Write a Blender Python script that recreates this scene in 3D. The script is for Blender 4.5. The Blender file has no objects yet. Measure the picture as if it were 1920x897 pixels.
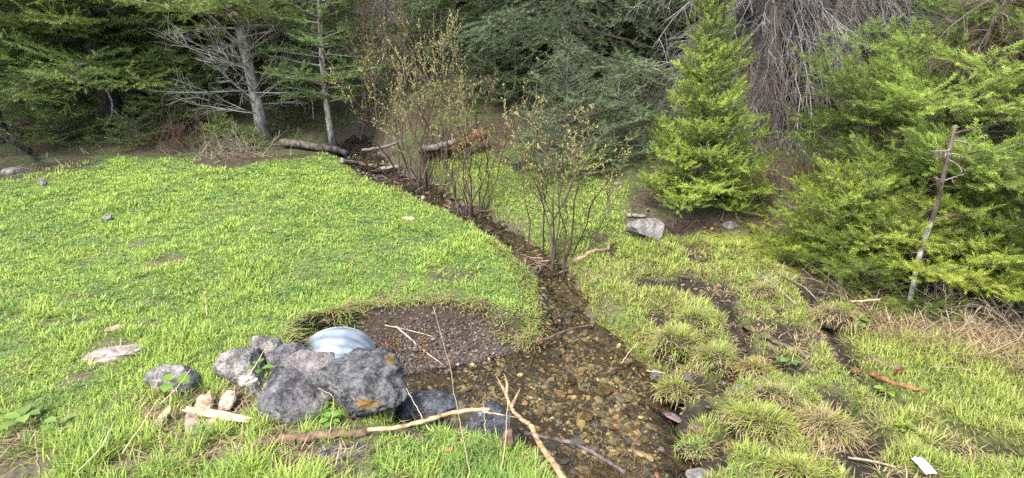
import bpy, math, random
import numpy as np

# ------------------------------------------------------------------ camera, sky, sun, exposure
SC = bpy.context.scene
COL = SC.collection
CAM_Z, PITCH, FPX = 1.6, math.radians(20.0), 1048.0
cam_d = bpy.data.cameras.new('camera')
cam = bpy.data.objects.new('camera', cam_d)
COL.objects.link(cam)
cam.location = (0, 0, CAM_Z)
cam.rotation_euler = (math.radians(90) - PITCH, 0, 0)
cam_d.sensor_fit = 'HORIZONTAL'
cam_d.sensor_width = 36.0
cam_d.lens = FPX / 1920.0 * 36.0
cam_d.clip_start, cam_d.clip_end = 0.05, 1000.0
SC.camera = cam

SUN_EL, SUN_AZ = math.radians(56), math.radians(215)     # azimuth clockwise from +Y: behind the camera, to the left
world = bpy.data.worlds.new('World')
SC.world = world
world.use_nodes = True
wn, wl = world.node_tree.nodes, world.node_tree.links
sky = wn.new('ShaderNodeTexSky')
sky.sky_type = 'NISHITA'
sky.sun_disc = False
sky.sun_elevation, sky.sun_rotation = SUN_EL, SUN_AZ
sky.air_density, sky.dust_density, sky.ozone_density = 1.0, 3.0, 1.0
wl.new(sky.outputs[0], wn['Background'].inputs[0])
wn['Background'].inputs[1].default_value = 0.15
sun_d = bpy.data.lights.new('sun', 'SUN')
sun_d.energy, sun_d.angle, sun_d.color = 1.7, math.radians(16.0), (1.0, 0.96, 0.89)
sun = bpy.data.objects.new('sun', sun_d)
COL.objects.link(sun)
sun.rotation_euler = (math.radians(90) - SUN_EL, 0, math.pi - SUN_AZ)
sun.location = (-6, -8, 20)

SC.view_settings.view_transform = 'Standard'
SC.view_settings.look = 'None'
SC.view_settings.gamma = 1.0
SC.view_settings.use_curve_mapping = False
SC.view_settings.exposure = 2.12
cy = SC.cycles
cy.max_bounces, cy.diffuse_bounces, cy.glossy_bounces = 6, 3, 2
cy.transmission_bounces, cy.transparent_max_bounces = 3, 8
cy.use_adaptive_sampling = True
cy.caustics_reflective = cy.caustics_refractive = False
cy.use_denoising = False

# ------------------------------------------------------------------ noise and geometry helpers
def _hash(ix, iy, iz, seed):
    h = (ix.astype(np.int64) * 374761393 + iy.astype(np.int64) * 668265263 + iz.astype(np.int64) * 2147483647 + seed * 974711) & 0xFFFFFFFF
    h = ((h ^ (h >> 13)) * 1274126177) & 0xFFFFFFFF
    h = ((h ^ (h >> 16)) * 2246822519) & 0xFFFFFFFF
    return ((h ^ (h >> 15)) & 0xFFFFFF) / float(0xFFFFFF)

def vn3(x, y, z, seed=0):
    ix, iy, iz = np.floor(x), np.floor(y), np.floor(z)
    fx, fy, fz = x - ix, y - iy, z - iz
    ux, uy, uz = fx*fx*(3-2*fx), fy*fy*(3-2*fy), fz*fz*(3-2*fz)
    def c(a, b, d): return _hash(ix+a, iy+b, iz+d, seed)
    x00 = c(0,0,0)*(1-ux)+c(1,0,0)*ux
    x10 = c(0,1,0)*(1-ux)+c(1,1,0)*ux
    x01 = c(0,0,1)*(1-ux)+c(1,0,1)*ux
    x11 = c(0,1,1)*(1-ux)+c(1,1,1)*ux
    return ((x00*(1-uy)+x10*uy)*(1-uz)+(x01*(1-uy)+x11*uy)*uz)*2-1

def vn2(x, y, seed=0):
    ix, iy = np.floor(x), np.floor(y)
    fx, fy = x - ix, y - iy
    ux, uy = fx*fx*(3-2*fx), fy*fy*(3-2*fy)
    z = np.zeros_like(ix)
    def c(a, b): return _hash(ix+a, iy+b, z, seed)
    return ((c(0,0)*(1-ux)+c(1,0)*ux)*(1-uy)+(c(0,1)*(1-ux)+c(1,1)*ux)*uy)*2-1

def fbm2(x, y, f=1.0, octv=4, seed=0, gain=0.5):
    s, a, t = 0, 1.0, 0
    for k in range(octv):
        s = s + a*vn2(x*f + 17.3*k, y*f - 9.1*k, seed+k); t += a
        a *= gain; f *= 2.03
    return s/t

def fbm3(p, f=1.0, octv=4, seed=0, gain=0.5):
    s, a, t = 0, 1.0, 0
    for k in range(octv):
        s = s + a*vn3(p[:,0]*f+3.7*k, p[:,1]*f-5.1*k, p[:,2]*f+1.9*k, seed+k); t += a
        a *= gain; f *= 2.03
    return s/t

def sstep(a, b, x):
    t = np.clip((x-a)/(b-a), 0, 1)
    return t*t*(3-2*t)

def poly_sdf(x, y, poly):
    """signed distance, negative inside"""
    P = np.asarray(poly, float)
    d = np.full(x.shape, 1e9); inside = np.zeros(x.shape, bool)
    for i in range(len(P)):
        a, b = P[i], P[(i+1) % len(P)]
        e = b-a; wx, wy = x-a[0], y-a[1]
        t = np.clip((wx*e[0]+wy*e[1])/max(e@e, 1e-12), 0, 1)
        d = np.minimum(d, (wx-t*e[0])**2+(wy-t*e[1])**2)
        cr = ((a[1] <= y) != (b[1] <= y)) & (x < (b[0]-a[0])*(y-a[1])/(b[1]-a[1]+1e-12)+a[0])
        inside ^= cr
    d = np.sqrt(d)
    return np.where(inside, -d, d)

def line_dist(x, y, pts):
    P = np.asarray(pts, float); d = np.full(x.shape, 1e9)
    for a, b in zip(P[:-1], P[1:]):
        e = b-a; wx, wy = x-a[0], y-a[1]
        t = np.clip((wx*e[0]+wy*e[1])/max(e@e, 1e-12), 0, 1)
        d = np.minimum(d, (wx-t*e[0])**2+(wy-t*e[1])**2)
    return np.sqrt(d)

CP, SP = math.cos(PITCH), math.sin(PITCH)
def ray(px, py):
    u, v = (px-960.0)/FPX, (448.5-py)/FPX
    return np.array([u, CP+v*SP, -SP+v*CP])

def on_plane(px, py, zf):
    """world x, y where the sight line of a photo pixel meets the level z = zf(y)"""
    d = ray(px, py); z = zf(3.0)
    for _ in range(30):
        t = (z-CAM_Z)/d[2]; z = 0.5*z+0.5*zf(t*d[1])
    return (t*d[0], t*d[1])

def at_depth(px, py, y):
    d = ray(px, py); t = y/d[1]
    return np.array([t*d[0], y, CAM_Z+t*d[2]])

# ------------------------------------------------------------------ mesh accumulator
class MB:
    def __init__(self): self.v, self.t, self.q, self.c, self.n = [], [], [], [], 0
    def add(self, v, tris=None, quads=None, col=None):
        v = np.asarray(v, np.float32).reshape(-1, 3)
        self.v.append(v)
        if tris is not None and len(tris): self.t.append(np.asarray(tris, np.int64).reshape(-1, 3)+self.n)
        if quads is not None and len(quads): self.q.append(np.asarray(quads, np.int64).reshape(-1, 4)+self.n)
        if col is None: col = (0.5, 0.5, 0.5)
        col = np.asarray(col, np.float32)
        if col.ndim == 1: col = np.broadcast_to(col, (len(v), 3))
        self.c.append(col); self.n += len(v)
    def tube(self, pts, r0, r1=None, sides=6, col=None, jitter=0.0, rng=None, cap=True, radii=None):
        P = np.asarray(pts, float); n = len(P)
        if r1 is None: r1 = r0
        R = np.linspace(r0, r1, n) if radii is None else np.asarray(radii)
        T = np.gradient(P, axis=0); T /= np.linalg.norm(T, axis=1)[:, None]+1e-9
        ref = np.array([0, 0, 1.0]) if abs(T[0, 2]) < 0.9 else np.array([1.0, 0, 0])
        N = np.zeros_like(P); u = np.cross(T[0], ref); u /= np.linalg.norm(u)+1e-9
        for i in range(n):
            u = u-T[i]*(u@T[i]); u /= np.linalg.norm(u)+1e-9; N[i] = u
        B = np.cross(T, N)
        a = np.linspace(0, 2*math.pi, sides, endpoint=False)
        rr = R[:, None]*np.ones((1, sides))
        if jitter and rng is not None: rr = rr*(1+jitter*rng.normal(size=(n, sides)))
        V = P[:, None, :]+rr[:, :, None]*(np.cos(a)[None, :, None]*N[:, None, :]+np.sin(a)[None, :, None]*B[:, None, :])
        i = np.arange(n-1)[:, None]*sides; j = np.arange(sides)[None, :]; k = (j+1) % sides
        Q = np.stack([i+j, i+k, i+sides+k, i+sides+j], -1).reshape(-1, 4)
        tr = None; V = V.reshape(-1, 3)
        if cap:
            V = np.concatenate([V, P[:1], P[-1:]]); o = n*sides; jj = np.arange(sides); kk = (jj+1) % sides
            tr = np.concatenate([np.stack([np.full(sides, o), kk, jj], -1), np.stack([np.full(sides, o+1), (n-1)*sides+jj, (n-1)*sides+kk], -1)])
        if col is not None and np.ndim(col) == 2:      # colour per ring
            c = np.repeat(np.asarray(col), sides, 0)
            if cap: c = np.concatenate([c, c[:1], c[-1:]])
            col = c
        self.add(V, tr, Q, col)
    def build(self, name, mat, parent=None, smooth=False):
        me = bpy.data.meshes.new(name)
        V = np.concatenate(self.v) if self.v else np.zeros((0, 3), np.float32)
        T = np.concatenate(self.t) if self.t else np.zeros((0, 3), np.int64)
        Q = np.concatenate(self.q) if self.q else np.zeros((0, 4), np.int64)
        me.vertices.add(len(V)); me.vertices.foreach_set('co', V.ravel())
        li = np.concatenate([T.ravel(), Q.ravel()]).astype(np.int32)
        me.loops.add(len(li)); me.loops.foreach_set('vertex_index', li)
        ls = np.concatenate([np.arange(len(T))*3, len(T)*3+np.arange(len(Q))*4]).astype(np.int32)
        me.polygons.add(len(ls)); me.polygons.foreach_set('loop_start', ls)
        me.polygons.foreach_set('use_smooth', np.full(len(ls), smooth))
        C = np.concatenate(self.c); C = np.clip(np.concatenate([C, np.ones((len(C), 1), np.float32)], 1), 0, 1)
        at = me.color_attributes.new('col', 'BYTE_COLOR', 'POINT'); at.data.foreach_set('color', C.astype(np.float32).ravel())
        me.update(calc_edges=True); me.materials.append(mat)
        o = bpy.data.objects.new(name, me); COL.objects.link(o)
        if parent is not None: o.parent = parent
        return o

def tag(o, label=None, cat=None, group=None, kind=None):
    if label: o['label'] = label
    if cat: o['category'] = cat
    if group: o['group'] = group
    if kind: o['kind'] = kind
    return o

def thing(name, label, cat, loc=(0, 0, 0), group=None):
    o = bpy.data.objects.new(name, None); COL.objects.link(o)
    o.location = tuple(float(c) for c in loc); o.empty_display_size = 0.1
    return tag(o, label, cat, group)

# ------------------------------------------------------------------ materials
def new_mat(name):
    m = bpy.data.materials.new(name); m.use_nodes = True
    nt = m.node_tree; nt.nodes.clear()
    out = nt.nodes.new('ShaderNodeOutputMaterial')
    return m, nt, out

def leaf_mat(name, trans=0.3, rough=0.55, spec=0.25):
    m, nt, out = new_mat(name); N, L = nt.nodes.new, nt.links.new
    a = N('ShaderNodeAttribute'); a.attribute_name = 'col'
    p = N('ShaderNodeBsdfPrincipled'); p.inputs['Roughness'].default_value = rough
    p.inputs['Specular IOR Level'].default_value = spec
    t = N('ShaderNodeBsdfTranslucent'); mx = N('ShaderNodeMixShader'); mx.inputs[0].default_value = trans
    L(a.outputs['Color'], p.inputs['Base Color']); L(a.outputs['Color'], t.inputs['Color'])
    L(p.outputs[0], mx.inputs[1]); L(t.outputs[0], mx.inputs[2]); L(mx.outputs[0], out.inputs[0])
    return m

def vc_mat(name, rough=0.85, spec=0.2, noise=0.0, nscale=40.0, bump=0.0, stretch=None):
    """vertex-colour surface with a procedural mottling and bump"""
    m, nt, out = new_mat(name); N, L = nt.nodes.new, nt.links.new
    a = N('ShaderNodeAttribute'); a.attribute_name = 'col'
    p = N('ShaderNodeBsdfPrincipled'); p.inputs['Roughness'].default_value = rough
    p.inputs['Specular IOR Level'].default_value = spec
    if noise or bump:
        tc = N('ShaderNodeTexCoord'); nz = N('ShaderNodeTexNoise'); nz.inputs['Scale'].default_value = nscale
        nz.inputs['Detail'].default_value = 6
        if stretch:
            mp = N('ShaderNodeMapping'); mp.inputs['Scale'].default_value = stretch
            L(tc.outputs['Object'], mp.inputs[0]); L(mp.outputs[0], nz.inputs[0])
        else: L(tc.outputs['Object'], nz.inputs[0])
        mr = N('ShaderNodeMapRange'); mr.inputs[1].default_value, mr.inputs[2].default_value = 0.3, 0.7
        mr.inputs[3].default_value, mr.inputs[4].default_value = 1-noise, 1+noise
        L(nz.outputs[0], mr.inputs[0])
        mx = N('ShaderNodeVectorMath'); mx.operation = 'SCALE'
        L(a.outputs['Color'], mx.inputs[0]); L(mr.outputs[0], mx.inputs['Scale'])
        L(mx.outputs[0], p.inputs['Base Color'])
        if bump:
            b = N('ShaderNodeBump'); b.inputs['Strength'].default_value = bump; b.inputs['Distance'].default_value = 0.01
            L(nz.outputs[0], b.inputs['Height']); L(b.outputs[0], p.inputs['Normal'])
    else: L(a.outputs['Color'], p.inputs['Base Color'])
    L(p.outputs[0], out.inputs[0])
    return m

M_GRASS = leaf_mat('grass_blades', 0.35, 0.5, 0.25)
M_NEEDLE = leaf_mat('fir_needles', 0.25, 0.5, 0.25)
M_LEAF = leaf_mat('broad_leaves', 0.35, 0.45, 0.3)
M_TWIG = vc_mat('twig_bark', 0.85, 0.15)
M_BARK = vc_mat('trunk_bark', 0.9, 0.15, 0.75, 22.0, 0.9, (1, 1, 0.45))
M_WOOD = vc_mat('weathered_wood', 0.85, 0.15, 0.55, 30.0, 0.7, (1, 1, 1))
M_GROUND = vc_mat('ground_soil', 0.9, 0.2, 0.45, 38.0, 0.8)
M_MUD = vc_mat('wet_mud', 0.35, 0.5, 0.4, 30.0, 0.5)
M_PEBBLE = vc_mat('pebble_stone', 0.6, 0.4, 0.3, 60.0, 0.2)

def rock_mat(name, dark, light, spots=None, scale=1.0, rough=0.75, bump=0.6, patch=()):
    m, nt, out = new_mat(name); N, L = nt.nodes.new, nt.links.new
    tc = N('ShaderNodeTexCoord')
    def noise(s, d=8, r=0.6):
        n = N('ShaderNodeTexNoise'); n.inputs['Scale'].default_value = s*scale; n.inputs['Detail'].default_value = d
        n.inputs['Roughness'].default_value = r; L(tc.outputs['Object'], n.inputs[0]); return n
    n1, n2 = noise(13, 10, 0.68), noise(70, 6, 0.7)
    cr = N('ShaderNodeValToRGB'); e = cr.color_ramp.elements
    e[0].position, e[0].color = 0.40, (*dark, 1); e[1].position, e[1].color = 0.64, (*light, 1)
    ad = N('ShaderNodeMath'); ad.operation = 'MULTIPLY_ADD'; ad.inputs[1].default_value = 0.55
    L(n2.outputs[0], ad.inputs[0]); 
    sb = N('ShaderNodeMath'); sb.operation = 'MULTIPLY_ADD'; sb.inputs[1].default_value = 0.8; sb.inputs[2].default_value = -0.18
    L(n1.outputs[0], sb.inputs[0]); L(sb.outputs[0], ad.inputs[2]); L(ad.outputs[0], cr.inputs[0])
    colr = cr.outputs[0]
    if spots:
        for k, (c, thr, s) in enumerate(spots):
            n3 = N('ShaderNodeTexNoise'); n3.inputs['Scale'].default_value = s*scale; n3.inputs['Detail'].default_value = 5
            mp = N('ShaderNodeMapping'); mp.inputs['Location'].default_value = (3.1*k+1, 7.7*k, 2.3)
            L(tc.outputs['Object'], mp.inputs[0]); L(mp.outputs[0], n3.inputs[0])
            mr = N('ShaderNodeMapRange'); mr.inputs[1].default_value = thr; mr.inputs[2].default_value = thr+0.04
            L(n3.outputs[0], mr.inputs[0])
            mx = N('ShaderNodeMix'); mx.data_type = 'RGBA'; L(mr.outputs[0], mx.inputs[0]); L(colr, mx.inputs[6]); mx.inputs[7].default_value = (*c, 1)
            colr = mx.outputs[2]
    for pc, pr, c in patch:
        sb_ = N('ShaderNodeVectorMath'); sb_.operation = 'SUBTRACT'; sb_.inputs[1].default_value = pc; L(tc.outputs['Object'], sb_.inputs[0])
        dv = N('ShaderNodeVectorMath'); dv.operation = 'DIVIDE'; dv.inputs[1].default_value = pr; L(sb_.outputs[0], dv.inputs[0])
        le = N('ShaderNodeVectorMath'); le.operation = 'LENGTH'; L(dv.outputs[0], le.inputs[0])
        ng = noise(30, 4); ma = N('ShaderNodeMath'); ma.operation = 'MULTIPLY_ADD'; ma.inputs[1].default_value = -2.6; ma.inputs[2].default_value = 1.9
        L(ng.outputs[0], ma.inputs[0]); ad2 = N('ShaderNodeMath'); ad2.operation = 'ADD'; L(ma.outputs[0], ad2.inputs[0]); L(le.outputs['Value'], ad2.inputs[1])
        mr = N('ShaderNodeMapRange'); mr.inputs[1].default_value = 1.65; mr.inputs[2].default_value = 1.35; L(ad2.outputs[0], mr.inputs[0])
        mx = N('ShaderNodeMix'); mx.data_type = 'RGBA'; L(mr.outputs[0], mx.inputs[0]); L(colr, mx.inputs[6]); mx.inputs[7].default_value = (*c, 1); colr = mx.outputs[2]
    p = N('ShaderNodeBsdfPrincipled'); p.inputs['Roughness'].default_value = rough; p.inputs['Specular IOR Level'].default_value = 0.35
    L(colr, p.inputs['Base Color'])
    b = N('ShaderNodeBump'); b.inputs['Strength'].default_value = bump; b.inputs['Distance'].default_value = 0.022
    L(ad.outputs[0], b.inputs['Height']); L(b.outputs[0], p.inputs['Normal']); L(p.outputs[0], out.inputs[0])
    return m

# ------------------------------------------------------------------ the lie of the land
def zw(y):                      # level of the running water
    return -0.30 + 0.045*np.maximum(y-3.0, 0) + 0.10*np.maximum(y-7.5, 0)
def zw1(y): return float(zw(np.float64(y)))

EDGE = [(897, 985, 1270), (860, 975, 1275), (820, 960, 1262), (790, 930, 1255), (760, 880, 1250), (735, 800, 1240), (712, 768, 1238), (692, 770, 1228),
        (672, 880, 1205), (650, 970, 1180), (630, 1002, 1150), (600, 1010, 1118), (565, 1000, 1103), (530, 1000, 1088), (500, 985, 1062),
        (470, 945, 1020), (440, 905, 985), (410, 862, 938), (390, 816, 893), (370, 770, 860), (350, 724, 818), (330, 678, 770),
        (310, 648, 738), (290, 632, 716), (272, 626, 705), (255, 632, 702)]
LE = [on_plane(l, p, zw1) for p, l, r in EDGE]
RE = [on_plane(r, p, zw1) for p, l, r in EDGE]
y_end = LE[-1][1]
# the near lip of the pool: the turf edge the photo shows, water starting just beyond and below it
LIP = [on_plane(px, py, lambda yy: -0.05) for px, py in [(1052, 897), (1018, 868), (975, 838), (905, 822), (830, 812), (765, 800), (715, 775)]]
LE = [(x+0.04, y+0.11) for x, y in LIP] + [on_plane(705, 700, zw1)] + [p for p, e in zip(LE, EDGE) if e[0] <= 692]
STREAM = [(LE[0][0]+0.05, 1.0)] + LE + RE[::-1] + [(0.75, 1.0)]
_cy = np.array([on_plane(0.5*(l+r), p, zw1)[1] for p, l, r in EDGE]); _cx = np.array([on_plane(0.5*(l+r), p, zw1)[0] for p, l, r in EDGE])
_o = np.argsort(_cy); _cy, _cx = _cy[_o], _cx[_o]
def stream_x(y): return np.interp(y, _cy, _cx)

def zg(y): return zw1(y)+0.12
SCOUR = [on_plane(px, py, zg) for px, py in [(655, 612), (690, 590), (750, 577), (820, 566), (900, 578), (960, 596), (1008, 606), (1015, 640), (960, 668), (880, 690), (770, 715), (700, 690), (640, 650)]]
# little runnels through the wet bank right of the stream, and bare patches
def zr0(y): return zw1(y)+0.12
def rp(pts): return [on_plane(px, py, zr0) for px, py in pts]
RUNNELS = [(rp([(1235, 735), (1290, 725), (1345, 725), (1385, 705), (1400, 660), (1375, 600), (1345, 570)]), 0.045, 0.10),
           (rp([(1265, 800), (1320, 770), (1345, 755)]), 0.03, 0.08),
           (rp([(1255, 890), (1300, 850), (1330, 835), (1390, 815)]), 0.05, 0.10),
           (rp([(1900, 890), (1800, 830), (1720, 790), (1640, 745), (1600, 700), (1570, 650), (1540, 600), (1500, 545)]), 0.03, 0.09),
           (rp([(1620, 800), (1580, 775), (1560, 745)]), 0.04, 0.08),
           (rp([(1450, 520), (1400, 490), (1330, 470), (1270, 455)]), 0.03, 0.07),
           (rp([(1470, 700), (1440, 660), (1400, 660)]), 0.03, 0.08),
           (rp([(1240, 690), (1300, 665), (1330, 640)]), 0.02, 0.06)]
MUDSPOT = [(rp([p])[0], r) for p, r in [((1400, 655), .08), ((1345, 590), .05), ((1290, 525), .06), ((1250, 485), .06), ((1420, 590), .05), ((1330, 480), .07),
           ((1365, 660), .07), ((1480, 500), .08), ((1530, 560), .10), ((1175, 650), .04), ((1290, 760), .09), ((1330, 860), .07), ((1590, 800), .06), ((1640, 840), .06), ((1250, 330), .1), ((1140, 470), .08), ((1120, 450), .08)]]

def right_hill(x, y):
    s = np.maximum(0, (x-1.3)*0.45+(y-4.6)*0.75)
    s2 = np.maximum(0, (x-3.0)*0.6+(y-3.0)*0.1)
    return 0.24*s*sstep(0, .6, s) + 0.12*s2

def land(x, y, detail=True):
    """height, and masks, of the ground"""
    d = poly_sdf(x, y, STREAM) + 0.045*fbm2(x, y, 5.5, 3, 17)*sstep(7, 5, y)
    side = x - stream_x(np.clip(y, 1.2, y_end))          # > 0: right bank
    kk = 0.05+0.45*np.maximum(0, y-7.0); right = sstep(-kk, kk, side)
    w = zw(y)
    n1 = fbm2(x, y, 0.9, 3, 11); n2 = fbm2(x, y, 5.0, 3, 23)
    zl = -0.03 + 0.022*(y-2) + 0.03*n1 + 0.012*n2 - 0.02*np.clip(-x-2, 0, 6)
    hum = fbm2(x, y, 4.0, 3, 71); bog = 0.25+0.75*sstep(1.2, 0.4, x-stream_x(np.clip(y, 1.2, y_end))-0.9)
    zr = w + 0.115 + 0.03*np.clip(d, 0, 1.5) + 0.085*np.clip(hum, -0.45, 0.5)*sstep(0.0, .3, d)*sstep(6, 4.6, y)*bog + 0.02*n2 + right_hill(x, y)
    lip = w + 0.065 + 0.13*np.clip(d, 0, 3); k2 = sstep(2.9, 3.6, y)*0.9
    zl = zl*(1-k2) + np.minimum(zl, lip)*k2
    zl = np.maximum(zl, w+0.06)
    # foreground right corner rises to the lawn the photographer stands on
    zr = zr + 0.10*sstep(2.6, 1.4, y)*sstep(0.1, 0.6, d)
    # the narrow strip of turf in front of the pool, right of the driftwood
    z = zl*(1-right)+zr*right
    bank_w = 0.16*(1-right)+0.10*right
    # gravel scour
    sc = poly_sdf(x, y, SCOUR)
    scm = sstep(0.06, -0.05, sc+0.11*fbm2(x, y, 5, 3, 91))
    zscour = w + 0.004 + 0.40*np.clip(d, 0, 1)*sstep(-.1, .2, d)+0.008*n2
    bed = w + 0.004 - 0.105*sstep(0, -0.24, d) + 0.012*n2*sstep(0, -.1, d)
    k = sstep(0.0, 1.0, np.clip(d/np.maximum(bank_w, .01), 0, 1))
    z = np.where(d < 0, bed, (w+0.004)*(1-k) + z*k)
    z = z*(1-scm) + np.where(d < 0, z, np.minimum(z, zscour))*scm
    # runnels
    mud = np.zeros_like(x)
    for pts, wd, dep in RUNNELS:
        dd = line_dist(x, y, pts) + 0.03*vn2(x*9, y*9, 5)
        m = sstep(wd*2.2, wd*0.7, dd)
        z = z - dep*m*right*sstep(0, .1, d+.1); mud = np.maximum(mud, m)
    for (px, py), r in MUDSPOT:
        dd = np.hypot(x-px, (y-py)) + 0.05*vn2(x*8, y*8, 9)
        m = sstep(r*1.25, r*0.6, dd); z = z - 0.05*m*right; mud = np.maximum(mud, m)
    mud2 = sstep(-0.14, -0.30, hum+0.10*vn2(x*13, y*13, 15))*right*sstep(0.05, .2, d)*sstep(5.4, 4.2, y)*(bog-0.25)/0.75
    mud = np.maximum(mud*right, mud2)
    # rising hillsides behind
    hy = y + 0.35*n1
    back = np.maximum(0, hy-9.2); z = z + 0.33*back*sstep(0, 4, back)*sstep(60, 20, y) + np.where(y >= 20, 0.33*10.8*(1-sstep(60, 20, y)), 0)
    lf = np.maximum(0, (hy-7.4)*0.5+(-x-4.0)*0.12)
    z = z + 0.10*lf*sstep(0, 1.5, lf)*(1-right)
    # pit round the culvert mouth
    pit = sstep(0.245, 0.20, line_dist(x, y, PIPE_LINE)+0.04*n2); z = z*(1-pit)+np.minimum(z, -0.195)*pit
    mud = np.maximum(mud, sstep(0.275, 0.235, line_dist(x, y, PIPE_LINE)+0.05*n2)*(1-scm))
    return z, dict(d=d, right=right, mud=mud, scour=scm, side=side, n1=n1, n2=n2)

PIPE_LINE = [(-1.045, 2.93), (-0.93, 2.50)]
def H(x, y):
    x = np.atleast_1d(np.asarray(x, float)); y = np.atleast_1d(np.asarray(y, float))
    return land(x, y)[0]
def G(px, py, dz=0.0):
    """the point of the ground seen at a photo pixel"""
    d = ray(px, py)
    t = np.concatenate([np.arange(1.0, 8, 0.02), np.arange(8, 45, 0.1)])
    z = CAM_Z+t*d[2]; h = H(t*d[0], t*d[1])+dz
    i = int(np.argmax(z <= h))
    if i == 0: i = len(t)-1
    a0, a1 = z[i-1]-h[i-1], z[i]-h[i]
    tt = t[i-1]+(t[i]-t[i-1])*(a0/(a0-a1+1e-9))
    return np.array([tt*d[0], tt*d[1], CAM_Z+tt*d[2]])
def mpp(p):
    """metres that one photo pixel spans at a point"""
    return (p[1]*CP+(CAM_Z-p[2])*SP)/FPX
# ------------------------------------------------------------------ ground sheet
def axis_samples(lo, a, b, hi, step, grow=1.09):
    mid = list(np.arange(a, b+1e-6, step)); s = step; x = b; up = []
    while x < hi: s *= grow; x += s; up.append(x)
    s = step; x = a; dn = []
    while x > lo: s *= grow; x -= s; dn.append(x)
    return np.array(dn[::-1]+mid+up)

def gpts(pix): return [tuple(G(*p)[:2]) for p in pix]
LAWN_FAR = gpts([(0, 335), (70, 318), (130, 305), (250, 293), (330, 302), (420, 320), (500, 304), (560, 298), (632, 300), (700, 345)])
LAWN = [(-9, LAWN_FAR[0][1]-0.4)] + LAWN_FAR + [(stream_x(y), y) for y in (5.5, 4.5, 3.5, 2.4, 1.2)] + [(0.2, -8), (-9, -8)]
MEADOW = gpts([(800, 345), (815, 300), (900, 290), (960, 318), (1050, 332), (1150, 335), (1185, 345), (1185, 400), (1190, 440), (1260, 450), (1340, 462), (1450, 500), (1530, 560), (1600, 622),
               (1700, 640), (1800, 655), (1920, 672)]) + [(4.4, 3.2), (7.0, 3.4), (7.5, -8), (0.4, -8), (0.4, 1.2)] + [(stream_x(y), y) for y in (1.8, 2.6, 3.5, 4.5, 5.5)]
MOSS = gpts([(1240, 440), (1300, 430), (1380, 430), (1460, 440), (1520, 470), (1500, 515), (1440, 515), (1380, 490), (1300, 462)])
LITTER = gpts([(1180, 380), (1230, 395), (1300, 405), (1400, 395), (1470, 420), (1470, 438), (1380, 436), (1290, 440), (1215, 425)])
YARD = gpts([(0, 345), (60, 338), (120, 325), (200, 312), (215, 300), (150, 298), (60, 310), (0, 322)])      # trampled mud at the lawn's far corner

# trodden and littered spots where little grass grows: round the wood scraps, the log and the stones
BARE_SPOTS = [((380, 775), .17), ((430, 765), .13), ((300, 785), .12), ((330, 820), .10), ((520, 830), .09), ((600, 818), .09), ((680, 815), .09), ((760, 808), .09), ((560, 860), .14), ((650, 850), .12),
              ((330, 745), .10), ((215, 660), .15), ((20, 830), .10), ((250, 870), .12), ((420, 850), .12), ((212, 617), .09), ((640, 800), .10), ((545, 805), .09), ((450, 730), .10), ((40, 890), .16), ((780, 815), .08)]
BARE_SPOTS = [(G(*p)[:2], r) for p, r in BARE_SPOTS]
def cover(x, y, m):
    """shares of lawn, meadow, moss and bare trampled soil"""
    wob = 0.22*fbm2(x, y, 1.6, 3, 41)
    lawn = sstep(0.12, -0.12, poly_sdf(x, y, LAWN)+wob)*(1-m['right'])
    mead = sstep(0.10, -0.10, poly_sdf(x, y, MEADOW)+0.5*wob)*m['right']
    moss = sstep(0.05, -0.08, poly_sdf(x, y, MOSS)+0.3*wob)
    lit = sstep(0.08, -0.08, poly_sdf(x, y, LITTER)+0.3*wob)
    yard = sstep(0.05, -0.10, poly_sdf(x, y, YARD)+0.6*wob)
    bare = sstep(0.34, 0.52, fbm2(x, y, 2.3, 3, 57)+0.25*sstep(2.2, 1.6, y)+0.45*np.exp(-((x+1.05)**2+(y-2.1)**2)/0.06))*(1-m['right'])*sstep(6, 4, y)*0.8
    for q, r in BARE_SPOTS: bare = np.maximum(bare, 0.93*sstep(1.2, 0.6, np.hypot(x-q[0], y-q[1])/r+0.5*vn2(x*14, y*14, 6)))
    return lawn, mead, moss, lit, yard, bare

gx = axis_samples(-90, -4.2, 4.6, 90, 0.022)
gy = axis_samples(-60, 1.3, 6.4, 110, 0.022)
X, Y = np.meshgrid(gx, gy); xf, yf = X.ravel(), Y.ravel()
zf_, gm = land(xf, yf)
lawn, mead, moss, lit, yard, bare = cover(xf, yf, gm)
fine = 0.010*fbm2(xf, yf, 14, 3, 88)*sstep(9, 5, yf)
zf_ = zf_ + fine*(gm['d'] > 0)
def lerp(a, b, t): return a*(1-t[:, None])+np.asarray(b)[None, :]*t[:, None]
nA = 0.5+0.5*fbm2(xf, yf, 3.0, 4, 61); nB = 0.5+0.5*fbm2(xf, yf, 9.0, 3, 67)
gc = np.tile(np.array([[0.042, 0.032, 0.020]]), (len(xf), 1))                 # needle litter
gc = lerp(gc, (0.040, 0.056, 0.018), sstep(0.42, 0.62, nA)*0.85)              # low green growth on it
gc = lerp(gc, (0.10, 0.08, 0.052), sstep(0.60, 0.78, nB)*0.4)                # dry straw and bark
gc = lerp(gc, (0.075, 0.105, 0.028), lawn)
gc = lerp(gc, (0.065, 0.080, 0.024), mead)
gc = lerp(gc, (0.10, 0.075, 0.045), sstep(0.55, 0.75, nB)*np.maximum(mead, lawn)*0.6)
gc = lerp(gc, (0.13, 0.16, 0.020), moss*(0.5+0.5*nB))
gc = lerp(gc, (0.050, 0.036, 0.025), lit*0.9)
gc = lerp(gc, (0.075, 0.055, 0.038), bare*0.9)
gc = lerp(gc, (0.035, 0.026, 0.020), yard*sstep(0.35, 0.6, nA))
gc = lerp(gc, (0.020, 0.015, 0.011), gm['mud'])
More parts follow.
